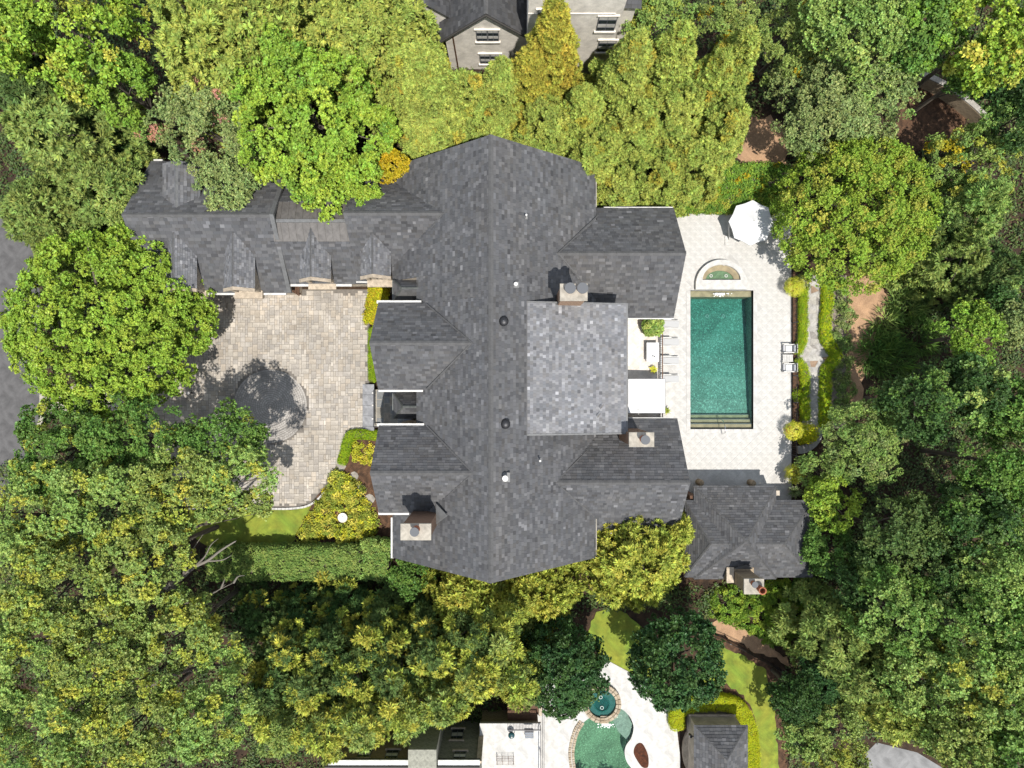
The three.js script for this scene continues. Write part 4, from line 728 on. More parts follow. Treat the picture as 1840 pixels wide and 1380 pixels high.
{ // stepping stones through the bed
  R = rng(44); const where = ['beside the low hedge', 'between hedge and shrubs', 'amid the mulch by the house wall', 'nearest the urn'];
  [[612, 838, 0.5], [637, 855, 0.42], [650, 880, 0.5], [664, 896, 0.52]].forEach(([px, py, r], i) => { const q = P(px, py), pts = Array.from({ length: 8 }, (_, k) => [q.x + Math.cos(k * 0.785) * r * rr(0.75, 1.05), q.z + Math.sin(k * 0.785) * r * rr(0.75, 1.05)]); solo('stepping_stone', slab(pts, 0.02, 0.075, [], 0.012), grainy([0.5, 0.47, 0.43], 0.9, 1.2, 0.004, tStain), 'pale stepping stone ' + where[i], 'stepping stone', 'stepping stones through the bed'); });
  const q = P(338, 706, 0.8), l = thing('path_light', 'round white garden light under the courtyard tree edge', 'light fixture', V(q.x, 0.05, q.z));
  lpart('globe', new THREE.SphereGeometry(0.17, 18, 12).translate(0, 0.75, 0), MAT.white, l); lpart('post', new THREE.CylinderGeometry(0.05, 0.07, 0.62, 10).translate(0, 0.31, 0), MAT.darkMetal, l); lpart('collar', new THREE.CylinderGeometry(0.1, 0.1, 0.05, 14).translate(0, 0.62, 0), MAT.darkMetal, l);
}

// ================================================================ NEIGHBOURING HOUSES
function windowOn(owner, cx, y0, y1, w, z, face, cols = 2, rows = 4, sillM = MAT.stuccoWhite) {   // on a wall facing +z (face 1) or -z (face -1)
  const f = face, zz = (a, b) => [z + f * a, z + f * b];
  const fr = part('window', boxG(cx - w / 2, y0, zz(0.01, 0)[0], cx + w / 2, y1, zz(0, 0.06)[1]), MAT.frame, owner);
  for (let c = 0; c < cols; c++) for (let r = 0; r < rows; r++) { const pw = w / cols, ph = (y1 - y0) / rows; for (let k = 0; k < 2; k++) part('pane', boxG(cx - w / 2 + c * pw + 0.06 + k * (pw - 0.09) / 2, y0 + r * ph + 0.05, zz(0.062, 0)[0], cx - w / 2 + c * pw + 0.03 + (k + 1) * (pw - 0.09) / 2, y0 + (r + 1) * ph - 0.05, zz(0, 0.07)[1]), (r % 2) ? MAT.white : MAT.glass, fr); }
  part('sill', boxG(cx - w / 2 - 0.12, y0 - 0.16, zz(0, 0)[0], cx + w / 2 + 0.12, y0, zz(0, 0.16)[1]), sillM, fr); part('lintel', boxG(cx - w / 2 - 0.12, y1, zz(0, 0)[0], cx + w / 2 + 0.12, y1 + 0.12, zz(0, 0.12)[1]), sillM, fr);
}
const darkRoof = { k: 0.7, e: 0.3, w: 0.36 };
{
  R = rng(140);
  const n = thing('neighbour_house', 'cream stucco house with dark roofs and paned windows behind the cypress row', 'house', V(0, 0, -30));
  const zF = P(0, 20, 9.5).z, cx = P(873, 0, 9.5).x;
  gable(n, { axis: 'z', s0: zF - 12, s1: zF + 0.25, c: cx, hr: 9.6, ca: cx - 3.75, ha: 5.5, cb: cx + 3.75, hb: 5.5, inset: 0.25, wall: MAT.stuccoWhite, ...darkRoof });
  windowOn(n, cx, 5.1, 6.9, 1.75, zF + 0.02, 1); windowOn(n, cx + 0.1, 1.2, 3.0, 1.75, zF + 0.02, 1);
  part('downpipe', boxG(cx - 2.75, 0, zF, cx - 2.65, 5.8, zF + 0.1), MAT.wood, n);
  for (const s of [-1, 1]) { const G = new Geo(), a = V(cx, 9.55, zF + 0.26), b = V(cx + s * 3.8, 5.45, zF + 0.26); G.prism([a, b, b.clone().add(V(0, 0, 0.1)), a.clone().add(V(0, 0, 0.1))], [a, b, b.clone().add(V(0, 0, 0.1)), a.clone().add(V(0, 0, 0.1))].map((q) => q.clone().add(V(0, -0.2, 0)))); part('bargeboard', G.build(), MAT.board, n); }
  // tall block to the side, flat stucco wall with windows in line
  const zT = -26.1, xa = P(948, 0, 9).x, xb = 7.8;
  part('wall', boxG(xa, 0, zT - 9, xb, 13.5, zT), MAT.stuccoWhite, n);
  for (const [px, y0, y1] of [[1090, 8.6, 10.7], [1090, 5.3, 7.2], [983, 9.9, 11.6]]) windowOn(n, P(px, 0, y0 + 1).x, y0, y1, 1.35, zT, 1, 1, 4);
  part('string_course', boxG(xa, 10.9, zT - 0.005, xb - 0.5, 11.05, zT + 0.05), MAT.stuccoWhite, n);
  const bay = part('side_bay', boxG(xb, 0, zT - 5, xb + 1.2, 9.9, zT - 1.2), MAT.stuccoWhite, n);
  const bg = new Geo(); slateFace(bg, [V(xb - 0.05, 10.0, zT - 0.9), V(xb + 1.5, 9.9, zT - 0.9), V(xb + 1.5, 11, zT - 3), V(xb - 0.05, 11, zT - 3)], darkRoof); part('slate_covering', bg.build(), MAT.slate, bay, 'stuff');
  // low side roofs
  const l = P(700, 0, 6), r = P(800, 0, 6), lg = new Geo(), za = P(0, 58, 5).z;
  const low = part('low_roof', (() => { const G = new Geo(); G.prism([V(l.x - 6, 7.6, za - 6), V(l.x - 6, 4.9, za), V(cx - 3.3, 4.9, za), V(cx - 3.3, 7.6, za - 6)], [V(l.x - 6, 7.3, za - 6), V(l.x - 6, 4.6, za), V(cx - 3.3, 4.6, za), V(cx - 3.3, 7.3, za - 6)]); return G.build(); })(), MAT.board, n);
  slateFace(lg, [V(l.x - 6, 4.9, za), V(cx - 3.3, 4.9, za), V(cx - 3.3, 7.6, za - 6), V(l.x - 6, 7.6, za - 6)], darkRoof); part('slate_covering', lg.build(), MAT.slate, low, 'stuff');
  part('wall', boxG(l.x - 5.5, 0, za - 6, cx - 3.4, 4.6, za - 0.5), MAT.stuccoWhite, n);
  const gx = P(765, 0, 7).x; gable(n, { axis: 'z', s0: za - 9, s1: P(0, 34, 6.4).z, c: gx, hr: 8.6, ca: gx - 1.2, ha: 6.8, cb: cx - 2.6, hb: 6.2, wall: MAT.stuccoWhite, inset: 0.2, ...darkRoof });
  part('downpipe', boxG(P(754, 0, 6).x, 4, P(0, 34, 6).z, P(756, 0, 6).x, 7, P(0, 34, 6).z + 0.1), MAT.white, n);
}
{
  R = rng(150);
  const n = thing('garden_villa', 'grey and brown stone villa with white gutters seen behind the pines at the bottom edge', 'house', V(-9, 0, 30));
  const zw = P(0, 1373, 7).z, X = (px, h = 5) => P(px, 0, h).x;
  part('wall', boxG(X(585, 7), 0, zw, X(735, 7), 6.9, zw + 9), MAT.fieldstone, n); part('wall', boxG(X(785, 7), 0, zw + 0.02, X(862, 7), 6.9, zw + 9), MAT.greystone, n);
  part('wall', boxG(X(735, 7) + 0.02, 0, zw - 1.4, X(786, 7) - 0.02, 7.6, zw + 9), MAT.greystone, n);
  part('corner_trim', boxG(X(857, 6), 0, zw - 0.18, X(866, 6), 6.9, zw + 0.005), MAT.stone, n);
  for (const [a, b] of [[590, 736], [787, 862]]) { part('gutter', boxG(X(a, 7), 6.9, zw - 0.32, X(b, 7), 7.05, zw + 0.1), MAT.white, n); part('fascia', boxG(X(a, 7), 6.72, zw - 0.3, X(b, 7), 6.895, zw - 0.01), MAT.darkMetal, n); }
  for (const [px, y0, y1] of [[826, 5.2, 6.5], [822, 1.6, 3.4], [704, 5.0, 6.4], [655, 4.9, 6.2], [640, 1.5, 3]]) windowOn(n, X(px, y0 + 0.7), y0, y1, 1.0, zw - 0.001, -1, 1, 3, MAT.stone);
  const rf = part('roof', boxG(X(585, 7), 7.06, zw + 0.1, X(862, 7), 7.2, zw + 9), MAT.board, n);
}
{
  const t = thing('roof_terrace', 'white roof terrace with black rail beside the stone villa', 'terrace', P(918, 1345, 3));
  const x0 = P(862, 0, 3).x, x1 = P(972, 0, 3).x, z0 = P(0, 1300, 3).z;
  part('floor', boxG(x0, 2.7, z0, x1, 3, z0 + 8), MAT.coping, t); part('side_wall', boxG(x0 + 0.1, 0, z0 + 0.3, x1 - 0.2, 2.7, z0 + 8), MAT.fieldstone, t);
  const b0 = P(912, 0, 2.8).x; part('lower_deck', boxG(b0, 0, P(0, 1255, 2).z, x1 - 0.05, 1.9, z0 - 0.2), MAT.wood, t);
  part('curb', boxG(P(968, 0, 2).x, 0, P(0, 1255, 2).z, P(974, 0, 2).x, 2.1, z0 - 0.2), MAT.stone, t);
  for (let i = 0; i < 9; i++) part('deck_board', boxG(b0, 1.9, P(0, 1256, 2).z + i * 0.2, x1 - 0.3, 1.93, P(0, 1256, 2).z + i * 0.2 + 0.185), MAT.wood, t);
  part('rail', boxG(x1 - 0.1, 3.95, z0, x1 - 0.04, 4.02, z0 + 8), MAT.darkMetal, t); part('rail', boxG(b0, 3.95, z0 + 0.02, x1 - 0.05, 4.02, z0 + 0.1), MAT.darkMetal, t);
  part('rail', boxG(x1 + 0.32, 0.95, z0, x1 + 0.37, 1.0, z0 + 8), MAT.steel, t);
  for (let i = 0; i < 4; i++) part('rail_post', boxG(x1 - 0.1, 3, z0 + 0.1 + i * 2, x1 - 0.04, 3.95, z0 + 0.16 + i * 2), MAT.darkMetal, t);
  for (let i = 0; i < 22; i++) part('baluster', boxG(b0 + (x1 - b0 - 0.1) * i / 22, 3, z0 + 0.04, b0 + (x1 - b0 - 0.1) * i / 22 + 0.025, 3.95, z0 + 0.065), MAT.darkMetal, t);
  const g = P(919, 1321, 3.6), grill = thing('kettle_grill', 'round dark kettle grill on the white roof terrace', 'grill', V(g.x, 3, g.z));
  lpart('bowl', new THREE.SphereGeometry(0.27, 20, 12).scale(1, 0.8, 1).translate(0, 0.62, 0), mat([0.02, 0.07, 0.08], 0.3), grill); lpart('lid_handle', new THREE.SphereGeometry(0.07, 10, 8).translate(0.02, 0.86, 0.05), MAT.white, grill);
  for (let k = 0; k < 3; k++) lpart('leg', tube([V(Math.cos(k * 2.1) * 0.16, 0.5, Math.sin(k * 2.1) * 0.16), V(Math.cos(k * 2.1) * 0.28, 0, Math.sin(k * 2.1) * 0.28)], 0.02, 0.02, 3, 5), MAT.darkMetal, grill);
  const s = P(951, 1317, 3.3), bench = thing('terrace_bench', 'dark slatted bench by the rail of the roof terrace', 'bench', V(s.x, 3, s.z));
  for (let i = 0; i < 3; i++) lpart('seat_slat', boxG(-0.34, 0.4, -0.1 + i * 0.17, 0.34, 0.44, 0.03 + i * 0.17), mat([0.2, 0.22, 0.25], 0.7), bench); for (const x of [-0.33, 0.27]) for (const z of [-0.08, 0.3]) lpart('leg', boxG(x, 0, z, x + 0.05, 0.4, z + 0.05), MAT.darkMetal, bench);
  lpart('backrest', boxG(-0.34, 0.5, -0.42, 0.34, 0.9, -0.36), mat([0.1, 0.1, 0.11], 0.7), bench);
  const w = P(908, 1366, 3.4), rack = thing('wire_table', 'low wire-framed table on the white roof terrace near the edge of view', 'table', V(w.x, 3, w.z));
  for (let i = 0; i < 6; i++) lpart('wire', boxG(-0.7, 0.4, -0.3 + i * 0.13, 0.7, 0.42, -0.285 + i * 0.13), MAT.wood, rack); for (const x of [-0.7, -0.25, 0.25, 0.68]) lpart('frame_bar', boxG(x, 0.38, -0.32, x + 0.025, 0.42, 0.38), MAT.wood, rack); for (const x of [-0.68, 0.64]) for (const z of [-0.3, 0.33]) lpart('leg', boxG(x, 0, z, x + 0.03, 0.38, z + 0.03), MAT.wood, rack);
}
// neighbouring patio, kidney pool and spa
{
  const patio = pxs([[925, 1262], [960, 1250], [1010, 1200], [1060, 1180], [1095, 1188], [1140, 1212], [1178, 1240], [1202, 1270], [1216, 1310], [1222, 1360], [1222, 1420], [925, 1420]]);
  const hole = smooth(pxs([[1036, 1322], [1045, 1302], [1058, 1290], [1085, 1282], [1112, 1272], [1128, 1283], [1138, 1304], [1134, 1325], [1125, 1338], [1122, 1352], [1127, 1370], [1142, 1390], [1140, 1412], [1060, 1415], [1037, 1390], [1031, 1350]]), 90, true).slice(0, -1);
  const bed = smooth(pxs([[1144, 1336], [1152, 1334], [1160, 1345], [1165, 1362], [1163, 1378], [1155, 1378], [1145, 1366], [1138, 1350]]), 40, true).slice(0, -1);
  struct('neighbour_patio', slab(patio, -0.02, 0.09, [hole, bed]), MAT.coping); struct('island_bed', slab(bed, 0, 0.12), mat([0.42, 0.2, 0.13], 1, { map: rep(tLitter, 1.2), bumpMap: rep(tGrain, 0.4), bumpScale: 0.05 }));
  const k = thing('kidney_pool', 'kidney-shaped green pool with rough stone edge on the neighbouring patio', 'pool', P(1085, 1345));
  part('floor', slab(hole, -1.6, -1.35), mat([0.42, 0.48, 0.36], 0.8, { map: rep(tPebbleSparkle, 14) }), k);
  const wallG = new Geo(); for (let i = 0; i < hole.length; i++) { const [ax, az] = hole[i], [bx, bz] = hole[(i + 1) % hole.length]; wallG.quad(V(ax, 0.08, az), V(bx, 0.08, bz), V(bx, -1.4, bz), V(ax, -1.4, az)); } part('side_wall', wallG.build(), MAT.pool, k);
  part('sun_shelf', slab(pxs([[1098, 1290], [1112, 1273], [1127, 1283], [1137, 1304], [1133, 1324], [1127, 1333], [1112, 1318]]), -1.4, -0.35), mat([0.45, 0.48, 0.42], 0.8, { map: rep(tPebbleSparkle, 2.3) }), k);
  const wg = new THREE.ShapeGeometry(shapeOf(hole)).rotateX(-Math.PI / 2); part('water', uvm(wg.clone().translate(0, -0.03, 0)), water, k); const lay = tint([0.915, 0.965, 0.935]); for (let i = 0; i < 4; i++) part('water_depth', uvm(wg.clone().translate(0, -0.25 - i * 0.28, 0)), lay, k);
  R = rng(61); const edge = smooth(pxs([[1046, 1296], [1036, 1312], [1030, 1332], [1027, 1352], [1029, 1375], [1033, 1400]]), 26), sm = [[0.6, 0.5, 0.38], [0.66, 0.57, 0.45], [0.52, 0.42, 0.3], [0.7, 0.6, 0.46]].map((c) => grainy(c, 0.9, 0.8, 0.012, tStain));
  for (let i = 0; i < edge.length - 1; i++) { const [ax, az] = edge[i], [bx, bz] = edge[i + 1], l = Math.hypot(bx - ax, bz - az), nx = -(bz - az) / l, nz = (bx - ax) / l; for (const [o, w] of [[-0.24, 0.25], [0.05, 0.24]]) { const j = rr(0.86, 0.95), q = [[ax + nx * o, az + nz * o], [bx + nx * o, bz + nz * o], [bx + nx * (o + w), bz + nz * (o + w)], [ax + nx * (o + w), az + nz * (o + w)]], cx = q.reduce((s, p) => s + p[0], 0) / 4, cz = q.reduce((s, p) => s + p[1], 0) / 4; part('edge_stone', slab(q.map(([x, z]) => [cx + (x - cx) * j, cz + (z - cz) * j]), 0, 0.15 + rr(0, 0.05), [], 0.015), sm[Math.floor(R() * 4)], k); } }
  const c = P(1082, 1265, 0.4), s = thing('round_spa', 'round stone-ringed spa spilling into the kidney pool', 'spa', V(c.x, 0, c.z)), r = M(25, 0.4), ro = M(34, 0.4);
  const ringPts = (rad, n = 40) => Array.from({ length: n }, (_, i) => [c.x + Math.cos(i / n * 6.2832) * rad, c.z + Math.sin(i / n * 6.2832) * rad]);
  part('ring_wall', slab(ringPts(ro - 0.02), -0.6, 0.4, [ringPts(r)]), MAT.fieldstone, s);
  for (let i = 0; i < 22; i++) { const a0 = i / 22 * 6.2832 + 0.02, a1 = (i + 1) / 22 * 6.2832 - 0.02, ra = (a0 + a1) / 2; for (const [p, q] of [[r, r + 0.2], [r + 0.23, ro + rr(0, 0.05)]]) part('edge_stone', slab([[p, a0], [p, a1], [q, a1], [q, a0]].map(([d, a]) => [c.x + Math.cos(a) * d, c.z + Math.sin(a) * d]), 0.4, 0.45 + rr(0, 0.04), [], 0.01), sm[Math.floor(R() * 4)], s); }
  part('floor', slab(ringPts(r), 0.092, 0.11), mat([0.09, 0.17, 0.18], 0.8, { map: rep(tPebbleSparkle, 2) }), s);
  part('bench', slab(ringPts(r), 0.11, 0.19, [ringPts(r * 0.5).map(([x, z]) => [x, z + 0.1])]), mat([0.15, 0.24, 0.24], 0.8, { map: rep(tPebbleSparkle, 2) }), s);
  part('water', new THREE.CircleGeometry(r, 36).rotateX(-Math.PI / 2).translate(c.x, 0.3, c.z), water, s); part('water_depth', new THREE.CircleGeometry(r, 36).rotateX(-Math.PI / 2).translate(c.x, 0.25, c.z), tint([0.6, 0.88, 0.85]), s); part('water_depth', new THREE.CircleGeometry(r * 0.6, 36).rotateX(-Math.PI / 2).translate(c.x, 0.2, c.z + 0.1), tint([0.6, 0.88, 0.85]), s);
  for (const [dx, dz] of [[-0.1, -0.5], [0, 0.4]]) part('jet', new THREE.TorusGeometry(0.13, 0.035, 6, 16).rotateX(Math.PI / 2).translate(c.x + dx, 0.22, c.z + dz), MAT.white, s);
  const sp = P(1085, 1300, 0.1); part('spillway', boxG(sp.x - 0.32, -0.1, sp.z - 0.75, sp.x + 0.36, 0.36, sp.z - 0.1), sm[1], s);
  const foam = []; for (let i = 0; i < 90; i++) { const q = P(1078 + 20 * (R() + R()) / 2 + rr(-6, 8), 1301 + 9 * R() * R()), z = rr(0.02, 0.07); foam.push(new THREE.IcosahedronGeometry(z, 0).scale(1, 0.4, 1).translate(q.x, -0.02, q.z)); } part('spill_foam', merge(foam), mat([0.86, 0.88, 0.88], 0.6), s, 'stuff');
}
{ // pool house
  R = rng(160);
  const t = thing('pool_house', 'small stone pool house with blue-grey slate hip roof beside the yellow hedge', 'outbuilding', P(1290, 1350));
  const a = P(1247, 1303, 3.2), b = P(1343, 1460, 3.2), rx = (a.x + b.x) / 2, rz = P(0, 1366, 4.9).z;
  part('wall', boxG(a.x + 0.2, 0, a.z + 0.25, b.x - 0.35, 3.1, b.z), MAT.stucco, t);
  const solid = new Geo(), A = V(a.x, 3.2, a.z), B = V(b.x, 3.2, a.z), C = V(b.x, 3.2, b.z), D = V(a.x, 3.2, b.z), E = V(rx, 4.9, rz), Q = V(rx, 4.9, b.z); solid.fan([A, B, E]); solid.fan([B, C, Q, E]); solid.fan([D, A, E, Q]); solid.fan([A, D, C, B]);
  const roof = part('roof', solid.build(), MAT.board, t), G = new Geo(); slateFace(G, [A, B, E], { e: 0.26, w: 0.3, k: 1 }); slateFace(G, [B, C, Q, E], { e: 0.26, w: 0.3, k: 1.05 }); slateFace(G, [D, A, E, Q], { e: 0.26, w: 0.3, k: 1.05 });
  part('slate_covering', G.build(), MAT.slate, roof, 'stuff'); for (const q of [A, B]) part('hip_cap', capRow(q, E, 0.2, 0.03), MAT.cap, roof);
  part('sill_course', boxG(a.x + 0.1, 1.0, a.z + 0.12, b.x - 0.3, 1.12, a.z + 0.249), MAT.stone, t);
  part('terrace', slab(smooth(pxs([[1240, 1306], [1229, 1322], [1225, 1345], [1230, 1375], [1250, 1400], [1262, 1360], [1256, 1310]]), 30, true).slice(0, -1), 0, 0.35), MAT.stone, t);
  const q = P(1242, 1315, 1.6), lamp = part('wall_lamp', new THREE.CylinderGeometry(0.14, 0.1, 0.4, 10).translate(a.x - 0.05, 2.2, q.z), MAT.darkMetal, t);
  part('lamp_bracket', boxG(a.x - 0.05, 2.3, q.z - 0.03, a.x + 0.21, 2.36, q.z + 0.03), MAT.darkMetal, lamp);
}

// ================================================================ FOLIAGE
function bladeSet(seed, n, make) {                            // leaf-sized faces of one sprig, each leaf with its own tone
  const r = rng(seed), G = new Geo();
  for (let i = 0; i < n; i++) make(G, (a, b) => a + (b - a) * r(), i);
  return G;
}
function leafTwig(seed, n, rad, len, wid, flat = 0.45) {      // broad leaves held in a loose dome
  return bladeSet(seed, n, (G, q) => {
    const a = q(0, 6.2832), d = Math.sqrt(q(0.02, 1)) * rad, o = V(Math.cos(a) * d, q(-flat, flat) * rad * 0.8 + (1 - d / rad) * rad * flat, Math.sin(a) * d);
    const b = a + q(-1.1, 1.1), t = V(Math.cos(b), q(-0.5, 0.25), Math.sin(b)).normalize(), s = V(-Math.sin(b), q(-0.45, 0.45), Math.cos(b)).normalize(), L = len * q(0.7, 1.25), W = wid * q(0.75, 1.2), k = q(0.72, 1.28), y = q(0.85, 1.25), col = [k * y, k, k * q(0.7, 1.1)];
    const m = o.clone().addScaledVector(t, L * 0.45), e = o.clone().addScaledVector(t, L), l = m.clone().addScaledVector(s, W / 2).add(V(0, W * 0.12, 0)), p = m.clone().addScaledVector(s, -W / 2).add(V(0, W * 0.12, 0));
    G.tri(o, l, e, col); G.tri(o, e, p, col);
  }).build();
}
function plume(seed, n, len, wid, spread = 1.0) {             // feathery spray of narrow blades
  return bladeSet(seed, n, (G, q) => {
    const a = q(0, 6.2832), el = q(0, 1) ** 0.7 * spread, t = V(Math.cos(a) * Math.sin(el), Math.cos(el), Math.sin(a) * Math.sin(el)), o = V(q(-0.1, 0.1), q(-0.12, 0.1), q(-0.1, 0.1)).addScaledVector(t, q(0, len * 0.35)), s = t.clone().cross(V(q(-1, 1), q(-1, 1), q(-1, 1))).normalize(), L = len * q(0.55, 1.1), W = wid * q(0.7, 1.3), k = q(0.75, 1.25), col = [k * q(0.9, 1.15), k, k * q(0.75, 1.1)];
    const m = o.clone().addScaledVector(t, L * 0.6), e = o.clone().addScaledVector(t, L);
    G.tri(o, m.clone().addScaledVector(s, W), e, col); G.tri(o, e, m.clone().addScaledVector(s, -W), col);
  }).build();
}
const SPRIG = {
  broad: [1, 2, 3].map((s) => leafTwig(s, 18, 0.34, 0.19, 0.115)),
  fine: [4, 5, 6].map((s) => leafTwig(s, 26, 0.3, 0.115, 0.06)),
  large: [7, 8, 9].map((s) => leafTwig(s, 13, 0.36, 0.27, 0.15)),
  cypress: [11, 12, 13].map((s) => plume(s, 26, 0.36, 0.026, 1.25)),
  pine: [14, 15, 16].map((s) => plume(s, 30, 0.4, 0.022, 1.45)),
  hedge: [17, 18, 19].map((s) => leafTwig(s, 26, 0.17, 0.075, 0.045, 0.6)),
  blade: [21, 22].map((s) => plume(s, 22, 0.95, 0.03, 1.15)),
};
// clumps of 150 to 400 leaves on a dome, the unit crowns are gathered from (nominal radius 0.6 m)
function leafDome(seed, n, len, wid, rad = 0.6, lobes = 5) {
  const r = rng(seed), q = (a, b) => a + (b - a) * r(), G = new Geo(), subs = Array.from({ length: lobes }, () => { const y = q(-0.15, 0.95), a = q(0, 6.2832), s = Math.sqrt(1 - y * y); return V(Math.cos(a) * s, y, Math.sin(a) * s).multiplyScalar(rad * 0.55); });
  for (let i = 0; i < n; i++) {
    const c = subs[i % lobes], y = q(-0.35, 1), a = q(0, 6.2832), s = Math.sqrt(1 - y * y), d = V(Math.cos(a) * s, y, Math.sin(a) * s), o = c.clone().addScaledVector(d, rad * 0.5 * q(0.55, 1.1));
    const nrm = d.clone().add(V(q(-0.75, 0.75), q(-0.1, 0.9), q(-0.75, 0.75))).normalize(), t = nrm.clone().cross(V(q(-1, 1), q(-1, 1), q(-1, 1))).normalize(), b = nrm.clone().cross(t), L = len * q(0.7, 1.3), W = wid * q(0.75, 1.25), k = q(0.68, 1.3), yl = q(0.85, 1.25), col = [k * yl, k, k * q(0.7, 1.1)];
    const m = o.clone().addScaledVector(t, L * 0.45), e = o.clone().addScaledVector(t, L).addScaledVector(nrm, -L * 0.15), l = m.clone().addScaledVector(b, W / 2).addScaledVector(nrm, W * 0.12), p = m.clone().addScaledVector(b, -W / 2).addScaledVector(nrm, W * 0.12);
    G.tri(o, l, e, col); G.tri(o, e, p, col);
  }
  return G.build();
}
function tuftDome(seed, tufts, n, len, wid, rad = 0.6, spread = 1.15, low = 0) {   // rosettes of blades standing on short twigs
  const r = rng(seed), q = (a, b) => a + (b - a) * r(), G = new Geo();
  for (let j = 0; j < tufts; j++) {
    const y = q(low, 1), a0 = q(0, 6.2832), s0 = Math.sqrt(1 - y * y), ax = V(Math.cos(a0) * s0, y, Math.sin(a0) * s0), o = ax.clone().multiplyScalar(rad * (low < 0 ? q(0.3, 0.95) : q(0.45, 0.8))), u = ax.clone().add(V(0, 0.6, 0)).normalize(), e1 = u.clone().cross(V(q(-1, 1), q(-1, 1), q(-1, 1))).normalize(), e2 = u.clone().cross(e1), kt = q(0.84, 1.2);
    for (let i = 0; i < n; i++) {
      const a = q(0, 6.2832), el = spread * Math.sqrt(q(0, 1)), t = u.clone().multiplyScalar(Math.cos(el)).addScaledVector(e1, Math.cos(a) * Math.sin(el)).addScaledVector(e2, Math.sin(a) * Math.sin(el)), side = t.clone().cross(u).normalize().addScaledVector(u, q(-0.5, 0.5)).normalize(), L = len * q(0.65, 1.2), W = wid * q(0.7, 1.3), k = kt * q(0.76, 1.26), col = [k * q(0.85, 1.22), k, k * q(0.75, 1.1)];
      const b = o.clone().addScaledVector(t, L * 0.12), m = b.clone().addScaledVector(t, L * 0.55), e = b.clone().addScaledVector(t, L);
      G.tri(b, m.clone().addScaledVector(side, W / 2), e, col); G.tri(b, e, m.clone().addScaledVector(side, -W / 2), col);
    }
  }
  return G.build();
}
const CLUMP = {
  broad: [31, 32, 33].map((s) => tuftDome(s, 26, 13, 0.19, 0.11, 0.64, 1.4, -0.3)),
  fine: [34, 35, 36].map((s) => tuftDome(s, 26, 11, 0.18, 0.09, 0.64, 1.3, -0.3)),
  large: [37, 38, 39].map((s) => leafDome(s, 190, 0.3, 0.17)),
  cypress: [41, 42, 43].map((s) => tuftDome(s, 17, 26, 0.26, 0.06, 0.6, 1.2)),
  pine: [44, 45, 46].map((s) => tuftDome(s, 10, 24, 0.31, 0.08, 0.6, 1.25)),
};
const leafMat = (rough) => new THREE.MeshPhysicalMaterial({ color: 0xffffff, vertexColors: true, roughness: rough, side: THREE.DoubleSide, specularIntensity: 0.5 });
const LEAF = { broad: leafMat(0.5), fine: leafMat(0.6), large: leafMat(0.4), cypress: leafMat(0.85), pine: leafMat(0.8), hedge: leafMat(0.85), blade: leafMat(0.75) };
const PAL = {                                                  // leaf colours (linear)
  lime: [[0.221, 0.351, 0.041], [0.184, 0.308, 0.037], [0.276, 0.382, 0.049], [0.138, 0.258, 0.034]],
  bright: [[0.176, 0.312, 0.041], [0.138, 0.261, 0.037], [0.221, 0.342, 0.046], [0.110, 0.218, 0.034]],
  green: [[0.105, 0.208, 0.040], [0.077, 0.164, 0.034], [0.135, 0.235, 0.046], [0.058, 0.131, 0.028]],
  mid: [[0.187, 0.298, 0.073], [0.144, 0.248, 0.061], [0.232, 0.342, 0.088], [0.275, 0.373, 0.102]],
  grey: [[0.208, 0.280, 0.100], [0.168, 0.237, 0.080], [0.254, 0.324, 0.121], [0.139, 0.199, 0.067]],
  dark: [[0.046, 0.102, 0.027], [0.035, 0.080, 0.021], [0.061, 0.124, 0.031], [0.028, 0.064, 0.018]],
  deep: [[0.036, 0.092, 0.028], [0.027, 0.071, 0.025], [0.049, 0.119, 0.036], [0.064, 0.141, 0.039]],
  golden: [[0.323, 0.368, 0.060], [0.267, 0.329, 0.051], [0.378, 0.392, 0.065], [0.212, 0.282, 0.048]],
  cypress: [[0.284, 0.354, 0.073], [0.237, 0.314, 0.064], [0.329, 0.385, 0.081], [0.192, 0.266, 0.055]],
  olive: [[0.208, 0.289, 0.071], [0.162, 0.240, 0.059], [0.254, 0.326, 0.086], [0.127, 0.194, 0.049]],
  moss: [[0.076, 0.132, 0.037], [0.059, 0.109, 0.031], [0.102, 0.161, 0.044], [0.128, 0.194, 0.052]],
  amber: [[0.304, 0.297, 0.044], [0.263, 0.282, 0.044], [0.347, 0.297, 0.044], [0.221, 0.252, 0.042]],
  yellow: [[0.38, 0.31, 0.016], [0.32, 0.28, 0.016], [0.42, 0.3, 0.015], [0.27, 0.26, 0.018]],
  lemon: [[0.56, 0.55, 0.05], [0.48, 0.5, 0.045], [0.62, 0.6, 0.12], [0.42, 0.46, 0.04]],
  box: [[0.17, 0.27, 0.008], [0.145, 0.24, 0.008], [0.2, 0.3, 0.01], [0.25, 0.32, 0.012]],
  boxYellow: [[0.38, 0.4, 0.01], [0.34, 0.38, 0.01], [0.41, 0.42, 0.012], [0.28, 0.34, 0.01]],
  ivy: [[0.045, 0.08, 0.02], [0.034, 0.062, 0.016], [0.06, 0.095, 0.024], [0.075, 0.105, 0.03]],
  pink: [[0.46, 0.22, 0.18], [0.4, 0.22, 0.16], [0.54, 0.3, 0.24], [0.32, 0.22, 0.11]],
};
let sprigs = 0; const m4 = new THREE.Matrix4(), qt = new THREE.Quaternion(), q2 = new THREE.Quaternion(), UP = V(0, 1, 0), cc = new THREE.Color();
let treeNo = 0;
